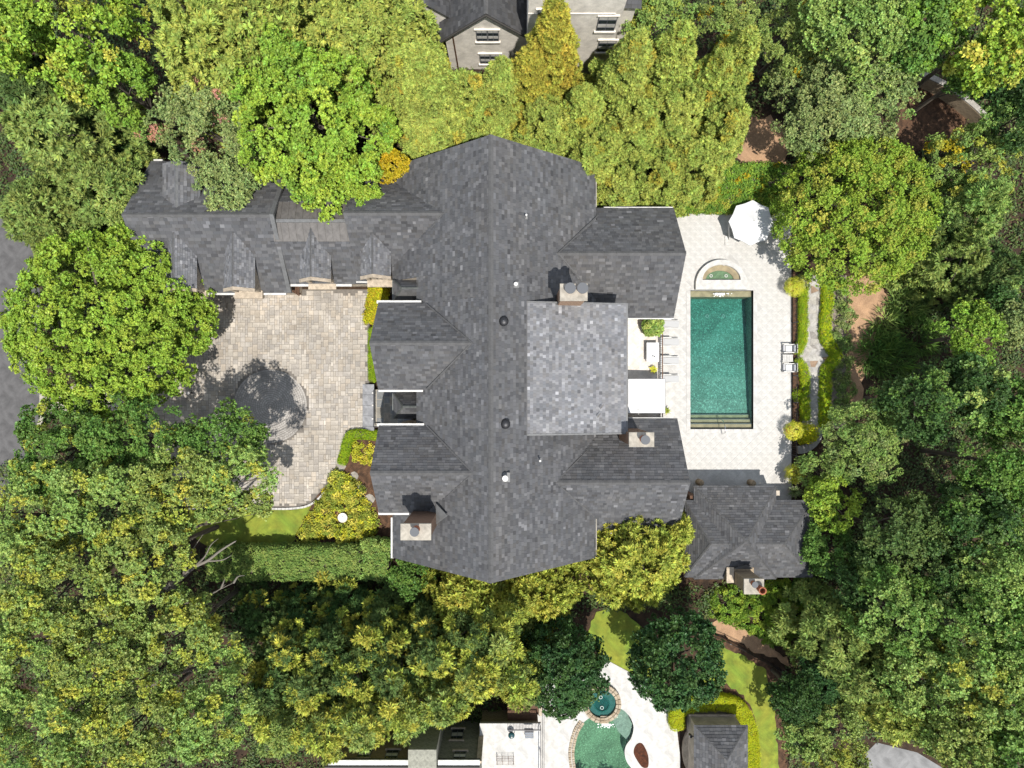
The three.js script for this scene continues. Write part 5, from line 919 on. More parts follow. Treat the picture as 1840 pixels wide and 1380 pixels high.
function leafMesh(name, list, kind, parent, set = SPRIG) {                  // list of [position, direction, scale, colour]
  sprigs += list.length;
  const vs = set[kind];
  const m = new THREE.InstancedMesh(vs[treeNo++ % vs.length], LEAF[kind], list.length); m.name = name; m.userData.kind = 'stuff';
  const off = parent ? parent.position : V(0, 0, 0);
  list.forEach(([p, d, s, c], i) => { qt.setFromUnitVectors(UP, d).multiply(q2.setFromAxisAngle(UP, R() * 6.2832)); m4.compose(V(p.x - off.x, p.y - off.y, p.z - off.z), qt, V(s, s, s)); m.setMatrixAt(i, m4); m.setColorAt(i, cc.setRGB(c[0], c[1], c[2])); });
  (parent ?? scene).add(m); return m;
}
const blend = (pal) => { const a = pal[Math.floor(R() * pal.length)]; return [0, 1, 2].map((i) => a[i] * 0.45 + 0.55 * (pal[0][i] + pal[1][i] + pal[2][i]) / 3); };
const pick = (pal) => pal[Math.floor(R() * pal.length)];
const tone = (c, lo = 0.85, hi = 1.18) => { const k = rr(lo, hi); return [c[0] * k * rr(0.92, 1.1), c[1] * k, c[2] * k]; };
const dirIn = (low) => { for (;;) { const y = rr(low, 1), a = R() * 6.2832, s = Math.sqrt(Math.max(0, 1 - y * y)); return V(Math.cos(a) * s, y, Math.sin(a) * s); } };
function trunkGeo(base, top, r, limbs, n = 6) {
  const list = [tube([base, base.clone().lerp(top, 0.5).add(V(rr(-0.2, 0.2), 0, rr(-0.2, 0.2))), top], r, r * 0.28, 10, 7)];
  for (let i = 0; i < Math.min(n, limbs.length); i++) { const e = limbs[Math.floor(R() * limbs.length)], s = base.clone().lerp(top, rr(0.35, 0.85)); list.push(tube([s, s.clone().lerp(e, 0.5).add(V(0, 0.35, 0)), e], r * 0.38, r * 0.07, 8, 5)); }
  return merge(list);
}
let seedNo = 500;
// a broad crown: leaf twigs gathered in clumps over a lobed ellipsoid
function broadTree(name, px, py, hc, rpx, label, o = {}) {
  R = rng(seedNo++);
  const c = P(px, py, hc), r = M(rpx, hc) * (o.group || ['wood_tree', 'beech_tree', 'ash_tree'].includes(name) ? 0.94 : 1), ry = o.ry ?? r * 0.72, kind = o.kind ?? 'broad', pal = PAL[o.pal ?? 'bright'], cl = o.cl ?? 0.72, dens = o.dens ?? 1, low = o.low ?? -0.35, gap = o.gap ?? 0.06;
  const t = thing(name, label, o.cat ?? 'tree', V(c.x, 0, c.z), o.group), list = [], ends = [], n = Math.round(2 * Math.PI * (1 - low) * r * r * (0.6 + 0.4 * ry / r) / (Math.PI * cl * cl * 0.52) * (o.cover ?? 1));
  const sd = R() * 50, ex = o.sx ?? 1, ez = o.sz ?? 1, nb = Math.max(6, Math.round(n / 10)), jig = 0.5 * Math.sqrt(2 * Math.PI * (1 - low) / nb), boughs = Array.from({ length: nb }, () => [dirIn(low), rr(0.86, 1.12)]);
  for (let i = 0; i < n; i++) {
    const bg = o.solid || i % 5 === 0 ? null : boughs[Math.floor(R() * nb)], d = bg ? bg[0].clone().add(V(rr(-1, 1), rr(-1, 1), rr(-1, 1)).multiplyScalar(jig)).normalize() : dirIn(low), lobe = (bg ? bg[1] : 1) + (o.lobe ?? 0.2) * noise.noise(d.x * 2.1 + sd, d.y * 2.1, d.z * 2.1), k = (i % 4 === 0 ? rr(0.35, 0.7) : 0.7 + 0.3 * Math.sqrt(R())) * lobe;
    if (noise.noise(d.x * 4 + sd, d.y * 4 + 9, d.z * 4) > 0.8 - gap * 2.6) continue;
    const q = V(c.x + d.x * r * k * ex, Math.max(0.4, hc + d.y * ry * k), c.z + d.z * r * k * ez); ends.push(q);
    const rc = cl * 0.88 * rr(0.65, 1.3), base = o.spot && R() < o.spot[0] ? PAL[o.spot[1]] : pal;
    list.push([q, V(d.x * 0.7 + rr(-0.25, 0.25), d.y * 0.5 + 0.6, d.z * 0.7 + rr(-0.25, 0.25)).normalize(), rc / 0.6, tone(blend(base), 0.9, 1.12)]);
  }
  const foot = o.base ? P(...o.base) : V(c.x, 0, c.z); part('trunk', trunkGeo(foot, V(c.x, hc + ry * (o.base ? -0.1 : 0.3), c.z), o.trunk ?? 0.12 + r * 0.035, ends, 9), MAT.bark, t);
  leafMesh('crown', list, kind, t, CLUMP);
  return t;
}
// a conifer: sprays on tiers round a leader; apex given, foliage from y0 up
function conifer(name, px, py, h, rm, label, o = {}) {
  R = rng(seedNo++);
  const a = P(px, py, h), kind = o.kind ?? 'cypress', pal = PAL[o.pal ?? 'cypress'], y0 = o.y0 ?? 0.4, cl = o.cl ?? 0.55, dens = o.dens ?? 1, pw = o.pow ?? 0.6;
  const t = thing(name, label, o.cat ?? 'tree', V(a.x, 0, a.z), o.group), list = [], ends = [], L = h - y0, n = Math.round(2 * Math.PI * rm * 0.7 * L / (cl * cl * 1.25) * (o.cover ?? 1)), sd = R() * 60;
  for (let i = 0; i < n; i++) {
    const f = 1 - Math.pow(R(), 0.72), ang = R() * 6.2832, prof = rm * Math.min(1, Math.pow(1 - f, pw) * 1.08 + 0.02) * (1 + (o.lobe ?? 0.28) * noise.noise(Math.cos(ang) * 1.6 + sd, f * L * 0.5, Math.sin(ang) * 1.6)), k = prof * (i % 4 === 0 ? rr(0.2, 0.62) : 0.62 + 0.4 * Math.sqrt(R()));
    const q = V(a.x + Math.cos(ang) * k, y0 + f * L, a.z + Math.sin(ang) * k); ends.push(q);
    const rc = cl * rr(0.65, 1.35), base = o.spot && R() < o.spot[0] ? PAL[o.spot[1]] : pal, out = V(Math.cos(ang), o.lift ?? 0.9, Math.sin(ang)).normalize();
    list.push([q, V(out.x + rr(-0.3, 0.3), out.y, out.z + rr(-0.3, 0.3)).normalize(), rc / 0.6, tone(blend(base), 0.88, 1.15)]);
  }
  part('trunk', trunkGeo(V(a.x, 0, a.z), V(a.x, h * 0.93, a.z), o.trunk ?? 0.16, ends, 8), MAT.bark, t);
  leafMesh('crown', list, kind, t, CLUMP);
  return t;
}
// a pine: tufts at the ends of rising branches with dark gaps between
function pine(name, px, py, h, rm, label, o = {}) { return conifer(name, px, py, h, rm, label, { kind: 'pine', pal: 'olive', cl: 0.58, cover: 0.48, pow: 0.5, lobe: 0.5, y0: h * 0.3, lift: 1.4, dens: 1.15, leaf: 1.1, ...o }); }
// clipped hedge along a line: a solid twig core with small leaves over it
function hedge(name, pts, w, h, label, o = {}) {
  R = rng(seedNo++);
  const line = smooth(pts, o.n ?? 60), t = thing(name, label, 'hedge', V(line[0][0], 0, line[0][1]), o.group), pal = PAL[o.pal ?? 'box'], core = new Geo(), list = [], L = line.length;
  const frame = line.map(([x, z], i) => { const [ax, az] = line[Math.max(0, i - 1)], [bx, bz] = line[Math.min(L - 1, i + 1)], l = Math.hypot(bx - ax, bz - az); return [x, z, -(bz - az) / l, (bx - ax) / l]; });
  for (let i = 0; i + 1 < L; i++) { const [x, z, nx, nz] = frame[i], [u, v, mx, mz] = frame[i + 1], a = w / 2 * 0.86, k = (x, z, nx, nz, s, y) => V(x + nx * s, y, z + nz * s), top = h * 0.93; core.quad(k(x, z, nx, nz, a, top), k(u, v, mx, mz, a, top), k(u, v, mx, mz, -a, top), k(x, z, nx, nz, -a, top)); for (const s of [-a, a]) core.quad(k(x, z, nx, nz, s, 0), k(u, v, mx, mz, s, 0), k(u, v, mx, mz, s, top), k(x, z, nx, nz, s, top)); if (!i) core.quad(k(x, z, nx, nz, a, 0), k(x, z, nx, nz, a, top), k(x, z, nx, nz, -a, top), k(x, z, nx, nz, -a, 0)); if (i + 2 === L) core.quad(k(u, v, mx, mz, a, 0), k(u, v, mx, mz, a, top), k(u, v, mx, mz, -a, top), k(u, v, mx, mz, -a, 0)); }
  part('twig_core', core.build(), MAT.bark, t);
  for (let i = 0; i + 1 < L; i++) {
    const [x, z, nx, nz] = frame[i], [u, v] = frame[i + 1], l = Math.hypot(u - x, v - z), n = Math.ceil(l * (w + 2 * h * 0.8) * (o.dens ?? 62));
    for (let k = 0; k < n; k++) {
      const f = R(), s = rr(-(w / 2 + h * 0.8), w / 2 + h * 0.8), e = Math.abs(s) <= w / 2, off = e ? s : Math.sign(s) * w / 2, y = e ? h : h - (Math.abs(s) - w / 2), b = 0.05 * noise.noise((x + u * f) * 0.8, z * 0.8, s) * (o.rough ?? 1) + rr(-0.02, 0.03);
      const d = e ? V(rr(-0.5, 0.5), 1, rr(-0.5, 0.5)) : V(nx * Math.sign(s), rr(0.1, 0.7), nz * Math.sign(s));
      list.push([V(x + (u - x) * f + nx * (off + (e ? 0 : b)), Math.max(0.05, y + (e ? b : 0)), z + (v - z) * f + nz * (off + (e ? 0 : b))), d.normalize(), rr(0.75, 1.2) * (o.leaf ?? 1) * (o.kind ? 0.5 : 1), tone(pick(o.spot && R() < o.spot[0] ? PAL[o.spot[1]] : pal), 0.85, 1.15)]);
    }
  }
  leafMesh('foliage', list, o.kind ?? 'hedge', t, o.kind ? CLUMP : SPRIG);
  return t;
}
function shrub(name, px, py, h, rm, label, o = {}) {           // low mound of leaves standing on the ground
  R = rng(seedNo++);
  const c = P(px, py, h * 0.6), t = thing(name, label, o.cat ?? 'shrub', V(c.x, o.y ?? 0, c.z), o.group), list = [], pal = PAL[o.pal ?? 'golden'], kind = o.kind ?? 'fine', set = CLUMP[kind] ? CLUMP : SPRIG, n = Math.round(2 * Math.PI * rm * rm / (set === CLUMP ? 0.16 : 0.1) * (o.dens ?? 1)), sd = R() * 30, y0 = o.y ?? 0;
  for (let i = 0; i < n; i++) { const d = dirIn(-0.1), k = (0.7 + 0.3 * R()) * (1 + 0.3 * noise.noise(d.x * 2.5 + sd, d.y * 2.5, d.z * 2.5)); list.push([V(c.x + d.x * rm * k * (o.sx ?? 1), y0 + Math.max(0.08, d.y * h * k), c.z + d.z * rm * k * (o.sz ?? 1)), V(d.x + rr(-0.4, 0.4), d.y + 0.7, d.z + rr(-0.4, 0.4)).normalize(), rr(0.7, 1.2) * (o.leaf ?? 1) * (set === CLUMP ? 0.52 : 1), tone(pick(o.spot && R() < o.spot[0] ? PAL[o.spot[1]] : pal), 0.75, 1.2)]); }
  const stems = []; for (let i = 0; i < 5; i++) { const d = dirIn(0.2); stems.push(tube([V(c.x, y0, c.z), V(c.x + d.x * rm * 0.3, y0 + h * 0.4, c.z + d.z * rm * 0.3), V(c.x + d.x * rm * 0.7, y0 + d.y * h * 0.8, c.z + d.z * rm * 0.7)], 0.04, 0.012, 6, 5)); }
  part('stem', merge(stems), MAT.bark, t);
  leafMesh('foliage', list, kind, t, set);
  return t;
}
function potted(name, px, py, h, rm, label, o = {}) {          // a pot with a plant growing in it
  R = rng(seedNo++);
  const y = o.y ?? DY, c = P(px, py, y + h), t = thing(name, label, 'potted plant', V(c.x, y, c.z), o.group), pr = o.pot ?? 0.34, ph = o.ph ?? 0.5;
  part('pot', new THREE.LatheGeometry([[0, 0], [pr * 0.62, 0], [pr * 0.86, ph * 0.6], [pr * 0.92, ph * 0.92], [pr * 1.08, ph * 0.92], [pr * 1.08, ph], [pr * 0.9, ph], [pr * 0.88, ph * 0.86], [0, ph * 0.84]].map(([a, b]) => new THREE.Vector2(a, b)), 24).translate(c.x, y, c.z), o.potMat ?? MAT.terracotta, t);
  const list = [], pal = PAL[o.pal ?? 'lemon'];
  if (o.spiky) {
    const G = new Geo(); for (let i = 0; i < o.spiky; i++) { const a = i * 2.4 + rr(-0.2, 0.2), el = 0.15 + 1.15 * (i / o.spiky), L = rm * rr(0.85, 1.15), w = o.bw ?? 0.035, k = tone(pick(pal)), s = V(-Math.sin(a), 0, Math.cos(a)), dir = (e) => V(Math.cos(a) * Math.sin(e), Math.cos(e), Math.sin(a) * Math.sin(e)), b = V(c.x, y + ph * 0.9, c.z), m = b.clone().addScaledVector(dir(el), L * 0.55), e = m.clone().addScaledVector(dir(el + 0.35), L * 0.5); G.quad(b.clone().addScaledVector(s, w * 0.6), m.clone().addScaledVector(s, w), m.clone().addScaledVector(s, -w), b.clone().addScaledVector(s, -w * 0.6), k); G.tri(m.clone().addScaledVector(s, w), e, m.clone().addScaledVector(s, -w), k); }
    part('leaves', G.build(), leafMat(0.8), t, 'stuff');
  } else {
    const n = Math.round(4 * Math.PI * rm * rm / 0.04 * (o.dens ?? 1)), cy = y + h; for (let i = 0; i < n; i++) { const d = dirIn(-0.75), k = 0.72 + 0.28 * R(); list.push([V(c.x + d.x * rm * k, cy + d.y * rm * 0.85 * k, c.z + d.z * rm * k), V(d.x, d.y + 0.4, d.z).normalize(), rr(0.6, 1.05) * (o.leaf ?? 1), tone(pick(pal), 0.8, 1.15)]); }
    part('stem', tube([V(c.x, y + ph * 0.8, c.z), V(c.x + 0.03, y + h * 0.8, c.z), V(c.x, cy, c.z)], 0.05, 0.03, 6, 6), MAT.bark, t);
    leafMesh('foliage', list, o.kind ?? 'hedge', t, o.kind ? CLUMP : SPRIG);
  }
  return t;
}

// ---------------------------------------------------------------- hedges
const row = (list) => pxs(list);
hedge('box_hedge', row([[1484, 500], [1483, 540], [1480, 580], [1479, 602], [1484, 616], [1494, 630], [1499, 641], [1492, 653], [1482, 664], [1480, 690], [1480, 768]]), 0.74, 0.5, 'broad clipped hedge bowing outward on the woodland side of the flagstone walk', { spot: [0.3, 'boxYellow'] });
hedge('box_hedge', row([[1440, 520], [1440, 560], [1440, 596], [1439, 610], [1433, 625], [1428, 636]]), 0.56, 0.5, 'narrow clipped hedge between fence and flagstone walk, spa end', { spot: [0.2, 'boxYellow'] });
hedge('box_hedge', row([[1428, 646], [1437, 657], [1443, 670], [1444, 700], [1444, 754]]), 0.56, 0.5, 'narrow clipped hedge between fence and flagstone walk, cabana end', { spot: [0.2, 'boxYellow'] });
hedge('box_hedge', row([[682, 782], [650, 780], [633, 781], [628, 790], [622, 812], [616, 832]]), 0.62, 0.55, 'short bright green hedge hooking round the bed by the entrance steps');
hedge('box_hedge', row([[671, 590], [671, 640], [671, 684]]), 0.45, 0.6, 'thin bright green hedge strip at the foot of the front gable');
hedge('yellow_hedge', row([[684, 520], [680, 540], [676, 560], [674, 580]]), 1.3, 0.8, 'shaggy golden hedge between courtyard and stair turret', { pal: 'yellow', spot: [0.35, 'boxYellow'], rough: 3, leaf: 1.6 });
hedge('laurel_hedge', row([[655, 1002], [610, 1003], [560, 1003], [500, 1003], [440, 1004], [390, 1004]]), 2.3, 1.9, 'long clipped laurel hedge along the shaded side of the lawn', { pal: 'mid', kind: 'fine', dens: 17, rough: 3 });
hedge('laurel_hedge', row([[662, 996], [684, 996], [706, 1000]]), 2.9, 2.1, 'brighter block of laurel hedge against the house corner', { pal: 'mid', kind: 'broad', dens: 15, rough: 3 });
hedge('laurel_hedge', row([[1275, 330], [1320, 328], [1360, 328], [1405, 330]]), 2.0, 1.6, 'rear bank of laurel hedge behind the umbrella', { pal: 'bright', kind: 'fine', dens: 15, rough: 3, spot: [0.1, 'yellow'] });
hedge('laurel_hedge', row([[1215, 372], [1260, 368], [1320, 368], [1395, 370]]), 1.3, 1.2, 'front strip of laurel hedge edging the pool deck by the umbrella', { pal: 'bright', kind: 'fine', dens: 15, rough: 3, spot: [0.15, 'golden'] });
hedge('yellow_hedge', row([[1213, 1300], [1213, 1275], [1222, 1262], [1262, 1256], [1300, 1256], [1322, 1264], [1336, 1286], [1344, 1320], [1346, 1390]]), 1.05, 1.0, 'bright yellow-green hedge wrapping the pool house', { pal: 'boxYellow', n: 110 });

// ---------------------------------------------------------------- bed shrubs and pots
[[610, 872, 0.9, 0.95, 'nearest the courtyard point of the bed'], [628, 884, 0.9, 0.85, 'by the stepping stones'], [600, 890, 0.85, 0.8, 'between kerb and urn'], [616, 904, 0.8, 0.75, 'just above the urn'], [584, 918, 0.8, 0.8, 'on the lawn side of the urn'], [646, 926, 0.9, 0.95, 'between urn and house'], [660, 944, 0.8, 0.75, 'at the hedge corner by the house'], [636, 955, 0.85, 0.9, 'below the urn toward the house'], [612, 962, 0.8, 0.75, 'below the urn by the hedge'], [588, 946, 0.7, 0.7, 'low on the lawn side by the hedge'], [564, 944, 0.8, 0.75, 'at the tip of the bed toward the lawn'], [556, 960, 0.8, 0.8, 'at the hedge end of the bed tip']].forEach(([px, py, h, r, w]) => shrub('azalea_shrub', px, py, h, r * 1.28, 'yellow-green azalea shrub ' + w, { pal: 'golden', spot: [0.35, 'lemon'], dens: 1.25, group: 'azaleas round the urn', cat: 'shrub' }));
[[642, 800, 'nearest the hedge corner'], [640, 818, 'in the middle of the mulch bed'], [652, 828, 'low in the mulch bed'], [664, 806, 'by the gable wall'], [662, 825, 'by the gable wall toward the stones']].forEach(([px, py, w]) => shrub('bed_plant', px, py, 0.35, 0.42, 'small yellow-green bed plant ' + w, { pal: 'lemon', group: 'small plants in the entrance bed', leaf: 0.9 }));
potted('topiary_pot', 1427, 515, 1.25, 0.82, 'yellow variegated ball bush in a pot by the fence below the round tree', { group: 'yellow ball bushes along the fence' });
potted('topiary_pot', 1426, 774, 1.25, 0.82, 'yellow variegated ball bush in a pot beside the curved seat wall', { group: 'yellow ball bushes along the fence' });
potted('topiary_pot', 1428, 851, 1.25, 0.82, 'yellow variegated ball bush in a pot beside the potted agave', { group: 'yellow ball bushes along the fence' });
potted('agave_pot', 1428, 884, 0.9, 0.75, 'spiky pale green agave in a round stone pot at the cabana corner', { spiky: 70, pal: 'grey', potMat: MAT.concrete, bw: 0.03, pot: 0.42, ph: 0.75 });
potted('balcony_plant', 1173, 585, 0.95, 0.66, 'big leafy plant in a terracotta pot at the corner of the balcony', { y: 3, pal: 'mid', kind: 'large', leaf: 0.7, dens: 0.5 });
potted('balcony_plant', 1175, 664, 0.5, 0.42, 'small yellow-leaved potted plant on the balcony by the awning', { y: 3, spiky: 26, pal: 'lemon', bw: 0.05, pot: 0.2, ph: 0.3 });
potted('corner_plant', 1199, 738, 0.6, 0.4, 'small potted plant beside the awning corner on the deck', { spiky: 22, pal: 'golden', bw: 0.045, pot: 0.2, ph: 0.35 });
shrub('box_ball', 1452, 780, 1.1, 0.95, 'rounded yellow-green box bush inside the curved seat wall', { pal: 'boxYellow', kind: 'hedge', dens: 2.4, leaf: 1.3 });
shrub('box_ball', 1434, 710, 0.6, 0.42, 'small green box bush against the fence by the walk', { pal: 'box', kind: 'hedge', dens: 2.4, leaf: 1.2 });
shrub('corner_shrub', 1445, 505, 0.9, 0.6, 'pale loose shrub beside the ball bush under the round tree', { pal: 'grey' });
// border planting beyond the walk
for (let i = 0, w = ['under the round tree', 'second along the walk', 'opposite the armchairs', 'at the hedge bow', 'past the hedge bow', 'toward the seat wall', 'at the end of the walk']; i < 7; i++) shrub('border_plant', 1513 + (i % 2) * 9, 530 + i * 35, 0.6, 0.8, 'pale green border plant ' + w[i], { pal: 'grey', spot: [0.3, 'mid'], group: 'border plants beyond the hedge', sz: 1.5 });
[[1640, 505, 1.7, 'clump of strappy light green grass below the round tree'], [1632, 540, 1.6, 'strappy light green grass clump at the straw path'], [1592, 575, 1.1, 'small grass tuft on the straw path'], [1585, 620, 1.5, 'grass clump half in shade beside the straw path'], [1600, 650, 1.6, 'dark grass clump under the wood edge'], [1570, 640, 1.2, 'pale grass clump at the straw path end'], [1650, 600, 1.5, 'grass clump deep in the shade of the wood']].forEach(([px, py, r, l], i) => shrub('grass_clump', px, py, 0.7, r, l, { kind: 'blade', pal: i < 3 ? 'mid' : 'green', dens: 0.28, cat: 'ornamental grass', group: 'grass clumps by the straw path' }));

// ---------------------------------------------------------------- trees: round ones by the house
broadTree('maple_tree', 196, 580, 6.2, 172, 'big round bright-green tree between street and courtyard', { pal: 'lime', ry: 5, cl: 0.54, lobe: 0.16, gap: -0.1, solid: true, cover: 1.15 });
broadTree('maple_tree', 340, 585, 5, 46, 'outer bough of the round tree reaching over the courtyard paving', { pal: 'lime', ry: 1.9, cl: 0.5, lobe: 0.2, gap: -0.1, solid: true, base: [250, 590] });
broadTree('round_tree', 1533, 385, 5.2, 138, 'dense round yellow-green tree beside the umbrella', { pal: 'lime', kind: 'fine', ry: 4.6, cl: 0.46, lobe: 0.06, gap: -0.2, solid: true, spot: [0.25, 'golden'], cover: 1.2 });
broadTree('maple_tree', 570, 225, 9.5, 132, 'large bright-green maple overhanging the link roof', { pal: 'lime', ry: 5, cl: 0.58, lobe: 0.24, gap: 0, solid: true, spot: [0.3, 'bright'] });
broadTree('maple_tree', 620, 335, 8, 66, 'low maple bough reaching over the slate link roof', { pal: 'lime', ry: 2.4, cl: 0.55, lobe: 0.3, base: [590, 290] });
broadTree('maple_tree', 495, 120, 10.5, 62, 'small bright-green maple between conifer and crape myrtle', { pal: 'bright', ry: 3.4, cl: 0.6 });
broadTree('crape_myrtle', 390, 245, 8, 94, 'grey-green crape myrtle with pink blossom edge over the garage roof', { pal: 'grey', kind: 'fine', ry: 4, cl: 0.6, spot: [0.05, 'pink'], dens: 0.95 });
broadTree('crape_myrtle', 410, 335, 7.6, 52, 'lower bough of grey-green foliage over the garage ridge', { pal: 'grey', kind: 'fine', ry: 2.2, cl: 0.55, base: [400, 300] });
broadTree('pink_shrub_tree', 276, 238, 6.4, 18, 'small pink-flowering bough beside the garage gable', { pal: 'pink', kind: 'fine', ry: 1.2, cl: 0.4, spot: [0.5, 'mid'] });
broadTree('yellow_bough', 710, 303, 7.6, 27, 'bright yellow-orange foliage cluster against the slate roof', { pal: 'yellow', ry: 1.5, cl: 0.42, base: [705, 300] });
broadTree('ash_tree', 130, 55, 11, 118, 'sunlit green deciduous tree at the top edge behind the dark cryptomeria', { pal: 'lime', ry: 4.4, cl: 0.75, gap: 0.1, spot: [0.2, 'golden'] });
broadTree('ash_tree', 20, 45, 11, 62, 'pale green tree filling the top corner by the street', { pal: 'bright', ry: 3.4, cl: 0.7 });
broadTree('ash_tree', 225, 165, 9, 62, 'loose green tree with bare twigs between ash and crape myrtle', { pal: 'bright', ry: 3.4, cl: 0.6, cover: 0.7, gap: 0.14 });
conifer('cryptomeria', 60, 215, 11, 4.6, 'olive cryptomeria with tufted boughs above the street', { kind: 'pine', pal: 'olive', cl: 0.68, pow: 0.5, y0: 2, lobe: 0.45, cover: 0.85, lift: 1.2 });
conifer('cryptomeria', 150, 330, 9.5, 4.2, 'olive cryptomeria nearest the garage gable', { kind: 'pine', pal: 'olive', cl: 0.65, pow: 0.5, y0: 2, lobe: 0.45, cover: 0.85, lift: 1.2 });
conifer('cryptomeria', 40, 365, 8, 3.8, 'olive cryptomeria right above the street asphalt', { kind: 'pine', pal: 'olive', cl: 0.65, pow: 0.5, y0: 1.5, lobe: 0.45, cover: 0.85, lift: 1.2 });
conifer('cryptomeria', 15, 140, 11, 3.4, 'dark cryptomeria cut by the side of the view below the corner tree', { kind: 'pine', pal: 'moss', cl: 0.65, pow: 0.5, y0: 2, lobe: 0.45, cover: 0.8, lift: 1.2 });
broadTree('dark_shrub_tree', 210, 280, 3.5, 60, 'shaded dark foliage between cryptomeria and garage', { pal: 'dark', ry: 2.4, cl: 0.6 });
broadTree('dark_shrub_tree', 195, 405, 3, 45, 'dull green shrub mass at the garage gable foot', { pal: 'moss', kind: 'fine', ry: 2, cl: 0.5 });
conifer('white_pine', 345, 60, 14, 4.4, 'pale olive pine at the top edge left of the conifer screen', { kind: 'pine', pal: 'cypress', cl: 0.62, y0: 3, cover: 0.8, lobe: 0.4, pow: 0.45 });
conifer('white_pine', 300, -20, 14, 3.6, 'pale pine crown cut off by the top edge beside the ash', { kind: 'pine', pal: 'cypress', cl: 0.62, y0: 3, cover: 0.8, lobe: 0.4, pow: 0.45 });
conifer('white_pine', 430, 5, 14, 4.2, 'pine with drooping olive tufts at the top edge', { kind: 'pine', pal: 'cypress', cl: 0.62, y0: 3, cover: 0.8, lobe: 0.4, pow: 0.45 });
conifer('white_pine', 560, -15, 14, 4, 'tall pine above the bright maple', { kind: 'pine', pal: 'cypress', cl: 0.62, y0: 3, cover: 0.8, lobe: 0.4, pow: 0.45 });
conifer('white_pine', 655, -5, 14, 4.2, 'pine beside the neighbouring dark roof', { kind: 'pine', pal: 'cypress', cl: 0.6, y0: 2, cover: 0.9, lobe: 0.35, pow: 0.45 });
// ---- the cypress screen behind the house
[[742, 88, 13, 3.0, 'leftmost cypress of the screen, beside the maple'], [775, 195, 10, 3.1, 'cypress drooping over the slate roof edge beside the yellow foliage'], [838, 148, 9.5, 2.6, 'low cypress below the neighbouring gable wall'], [900, 122, 11.5, 2.4, 'cypress before the neighbouring gable windows'], [880, 205, 8.5, 2.6, 'short cypress touching the ridge end'], [1000, 12, 17, 2.7, 'tall amber-topped cypress against the white wall', 'amber'], [958, 95, 13, 2.5, 'cypress with amber tips in front of the tall amber one', 'amber'], [985, 195, 10, 3, 'cypress just above the ridge end on the pool side'], [1055, 165, 12, 2.6, 'cypress with brown twigs beside the white wall foot'], [1080, 258, 9, 2.8, 'cypress leaning over the pool-side roof slope'], [1150, 70, 15, 3.0, 'broad tall cypress in the middle of the pool-side screen'], [1232, 52, 15, 2.8, 'tall cypress right of the broad one'], [1148, 190, 11, 3.0, 'cypress in the second rank under the broad tall one'], [1228, 165, 11, 2.9, 'cypress in the second rank toward the pool'], [1300, 105, 12.5, 2.7, 'cypress near the pool end of the screen'], [1350, 62, 13, 2.2, 'slim outermost cypress at the pool end'], [1322, 195, 10.5, 2.4, 'cypress with pale streaked side at the pool end'], [1190, 285, 8.5, 2.9, 'low cypress over the wing roof eave'], [1262, 270, 8.5, 2.8, 'low cypress beside the laurel hedge'], [1120, 320, 7.2, 2.1, 'small cypress by the side path']].forEach(([px, py, h, r, l, pal]) => conifer('cypress', px, py, h, r, l, { pal: pal ?? 'cypress', pow: h > 11.4 ? 0.72 : 0.5, cl: 0.5, lobe: 0.3, group: 'cypress screen', spot: [0.08, 'amber'], y0: 0.6, cover: 0.95 }));
// ---- top right wood
broadTree('birch_tree', 1185, 25, 7, 62, 'loose yellow-green tree beside the white wall at the top edge', { pal: 'mid', kind: 'fine', ry: 2.6, cl: 0.55, spot: [0.3, 'golden'] });
broadTree('twiggy_tree', 1310, 30, 7, 62, 'sparse olive tree showing grey twigs at the top edge', { pal: 'olive', kind: 'fine', ry: 2.6, cl: 0.5, cover: 0.7, spot: [0.12, 'yellow'] });
broadTree('twiggy_tree', 1410, 75, 6, 62, 'sparse olive-yellow tree between twiggy tree and broad green one', { pal: 'olive', kind: 'fine', ry: 2.6, cl: 0.5, cover: 0.8, spot: [0.12, 'yellow'] });
broadTree('oak_tree', 1530, 55, 9, 92, 'cool green broadleaf tree at the top edge above the retaining wall', { pal: 'mid', ry: 3.6, cl: 0.7, gap: 0.1 });
broadTree('oak_tree', 1640, 45, 9, 78, 'broadleaf tree between cool green and bright yellow-green trees', { pal: 'green', ry: 3.4, cl: 0.7, gap: 0.08, spot: [0.3, 'bright'] });
broadTree('tulip_tree', 1790, 50, 11, 92, 'brilliant yellow-green tree in the top corner of the wood', { pal: 'lime', ry: 4, cl: 0.8, leaf: 1.15, spot: [0.3, 'golden'] });
broadTree('tulip_tree', 1745, 130, 8, 40, 'dark-centred yellow-green bough behind the retaining wall', { pal: 'green', ry: 2.2, cl: 0.6 });
broadTree('elm_tree', 1480, 195, 6.5, 82, 'grey-green fine-leaved tree above the round tree', { pal: 'grey', kind: 'fine', ry: 3, cl: 0.6, gap: 0.08 });
broadTree('elm_tree', 1570, 185, 6.5, 74, 'grey-green tree leaning over the shaded clearing', { pal: 'grey', kind: 'fine', ry: 3, cl: 0.6, gap: 0.08, spot: [0.2, 'mid'] });
broadTree('elm_tree', 1430, 150, 5, 44, 'pale twiggy tree beside the cypress end', { pal: 'grey', kind: 'fine', ry: 2.2, cl: 0.5, cover: 0.75 });
broadTree('thorn_tree', 1745, 300, 5, 78, 'open yellow-leaved tree full of dark gaps beside the round tree', { pal: 'mid', ry: 2.6, cl: 0.42, cover: 0.55, gap: 0.16, spot: [0.3, 'golden'] });
broadTree('thorn_tree', 1690, 285, 4, 40, 'small open tree at the edge of the straw clearing', { pal: 'mid', kind: 'fine', ry: 2, cl: 0.4, cover: 0.6, spot: [0.25, 'yellow'] });
broadTree('holly_tree', 1822, 215, 8, 48, 'dark glossy tree at the side edge below the yellow-green corner', { pal: 'dark', ry: 3, cl: 0.6, spot: [0.25, 'mid'] });
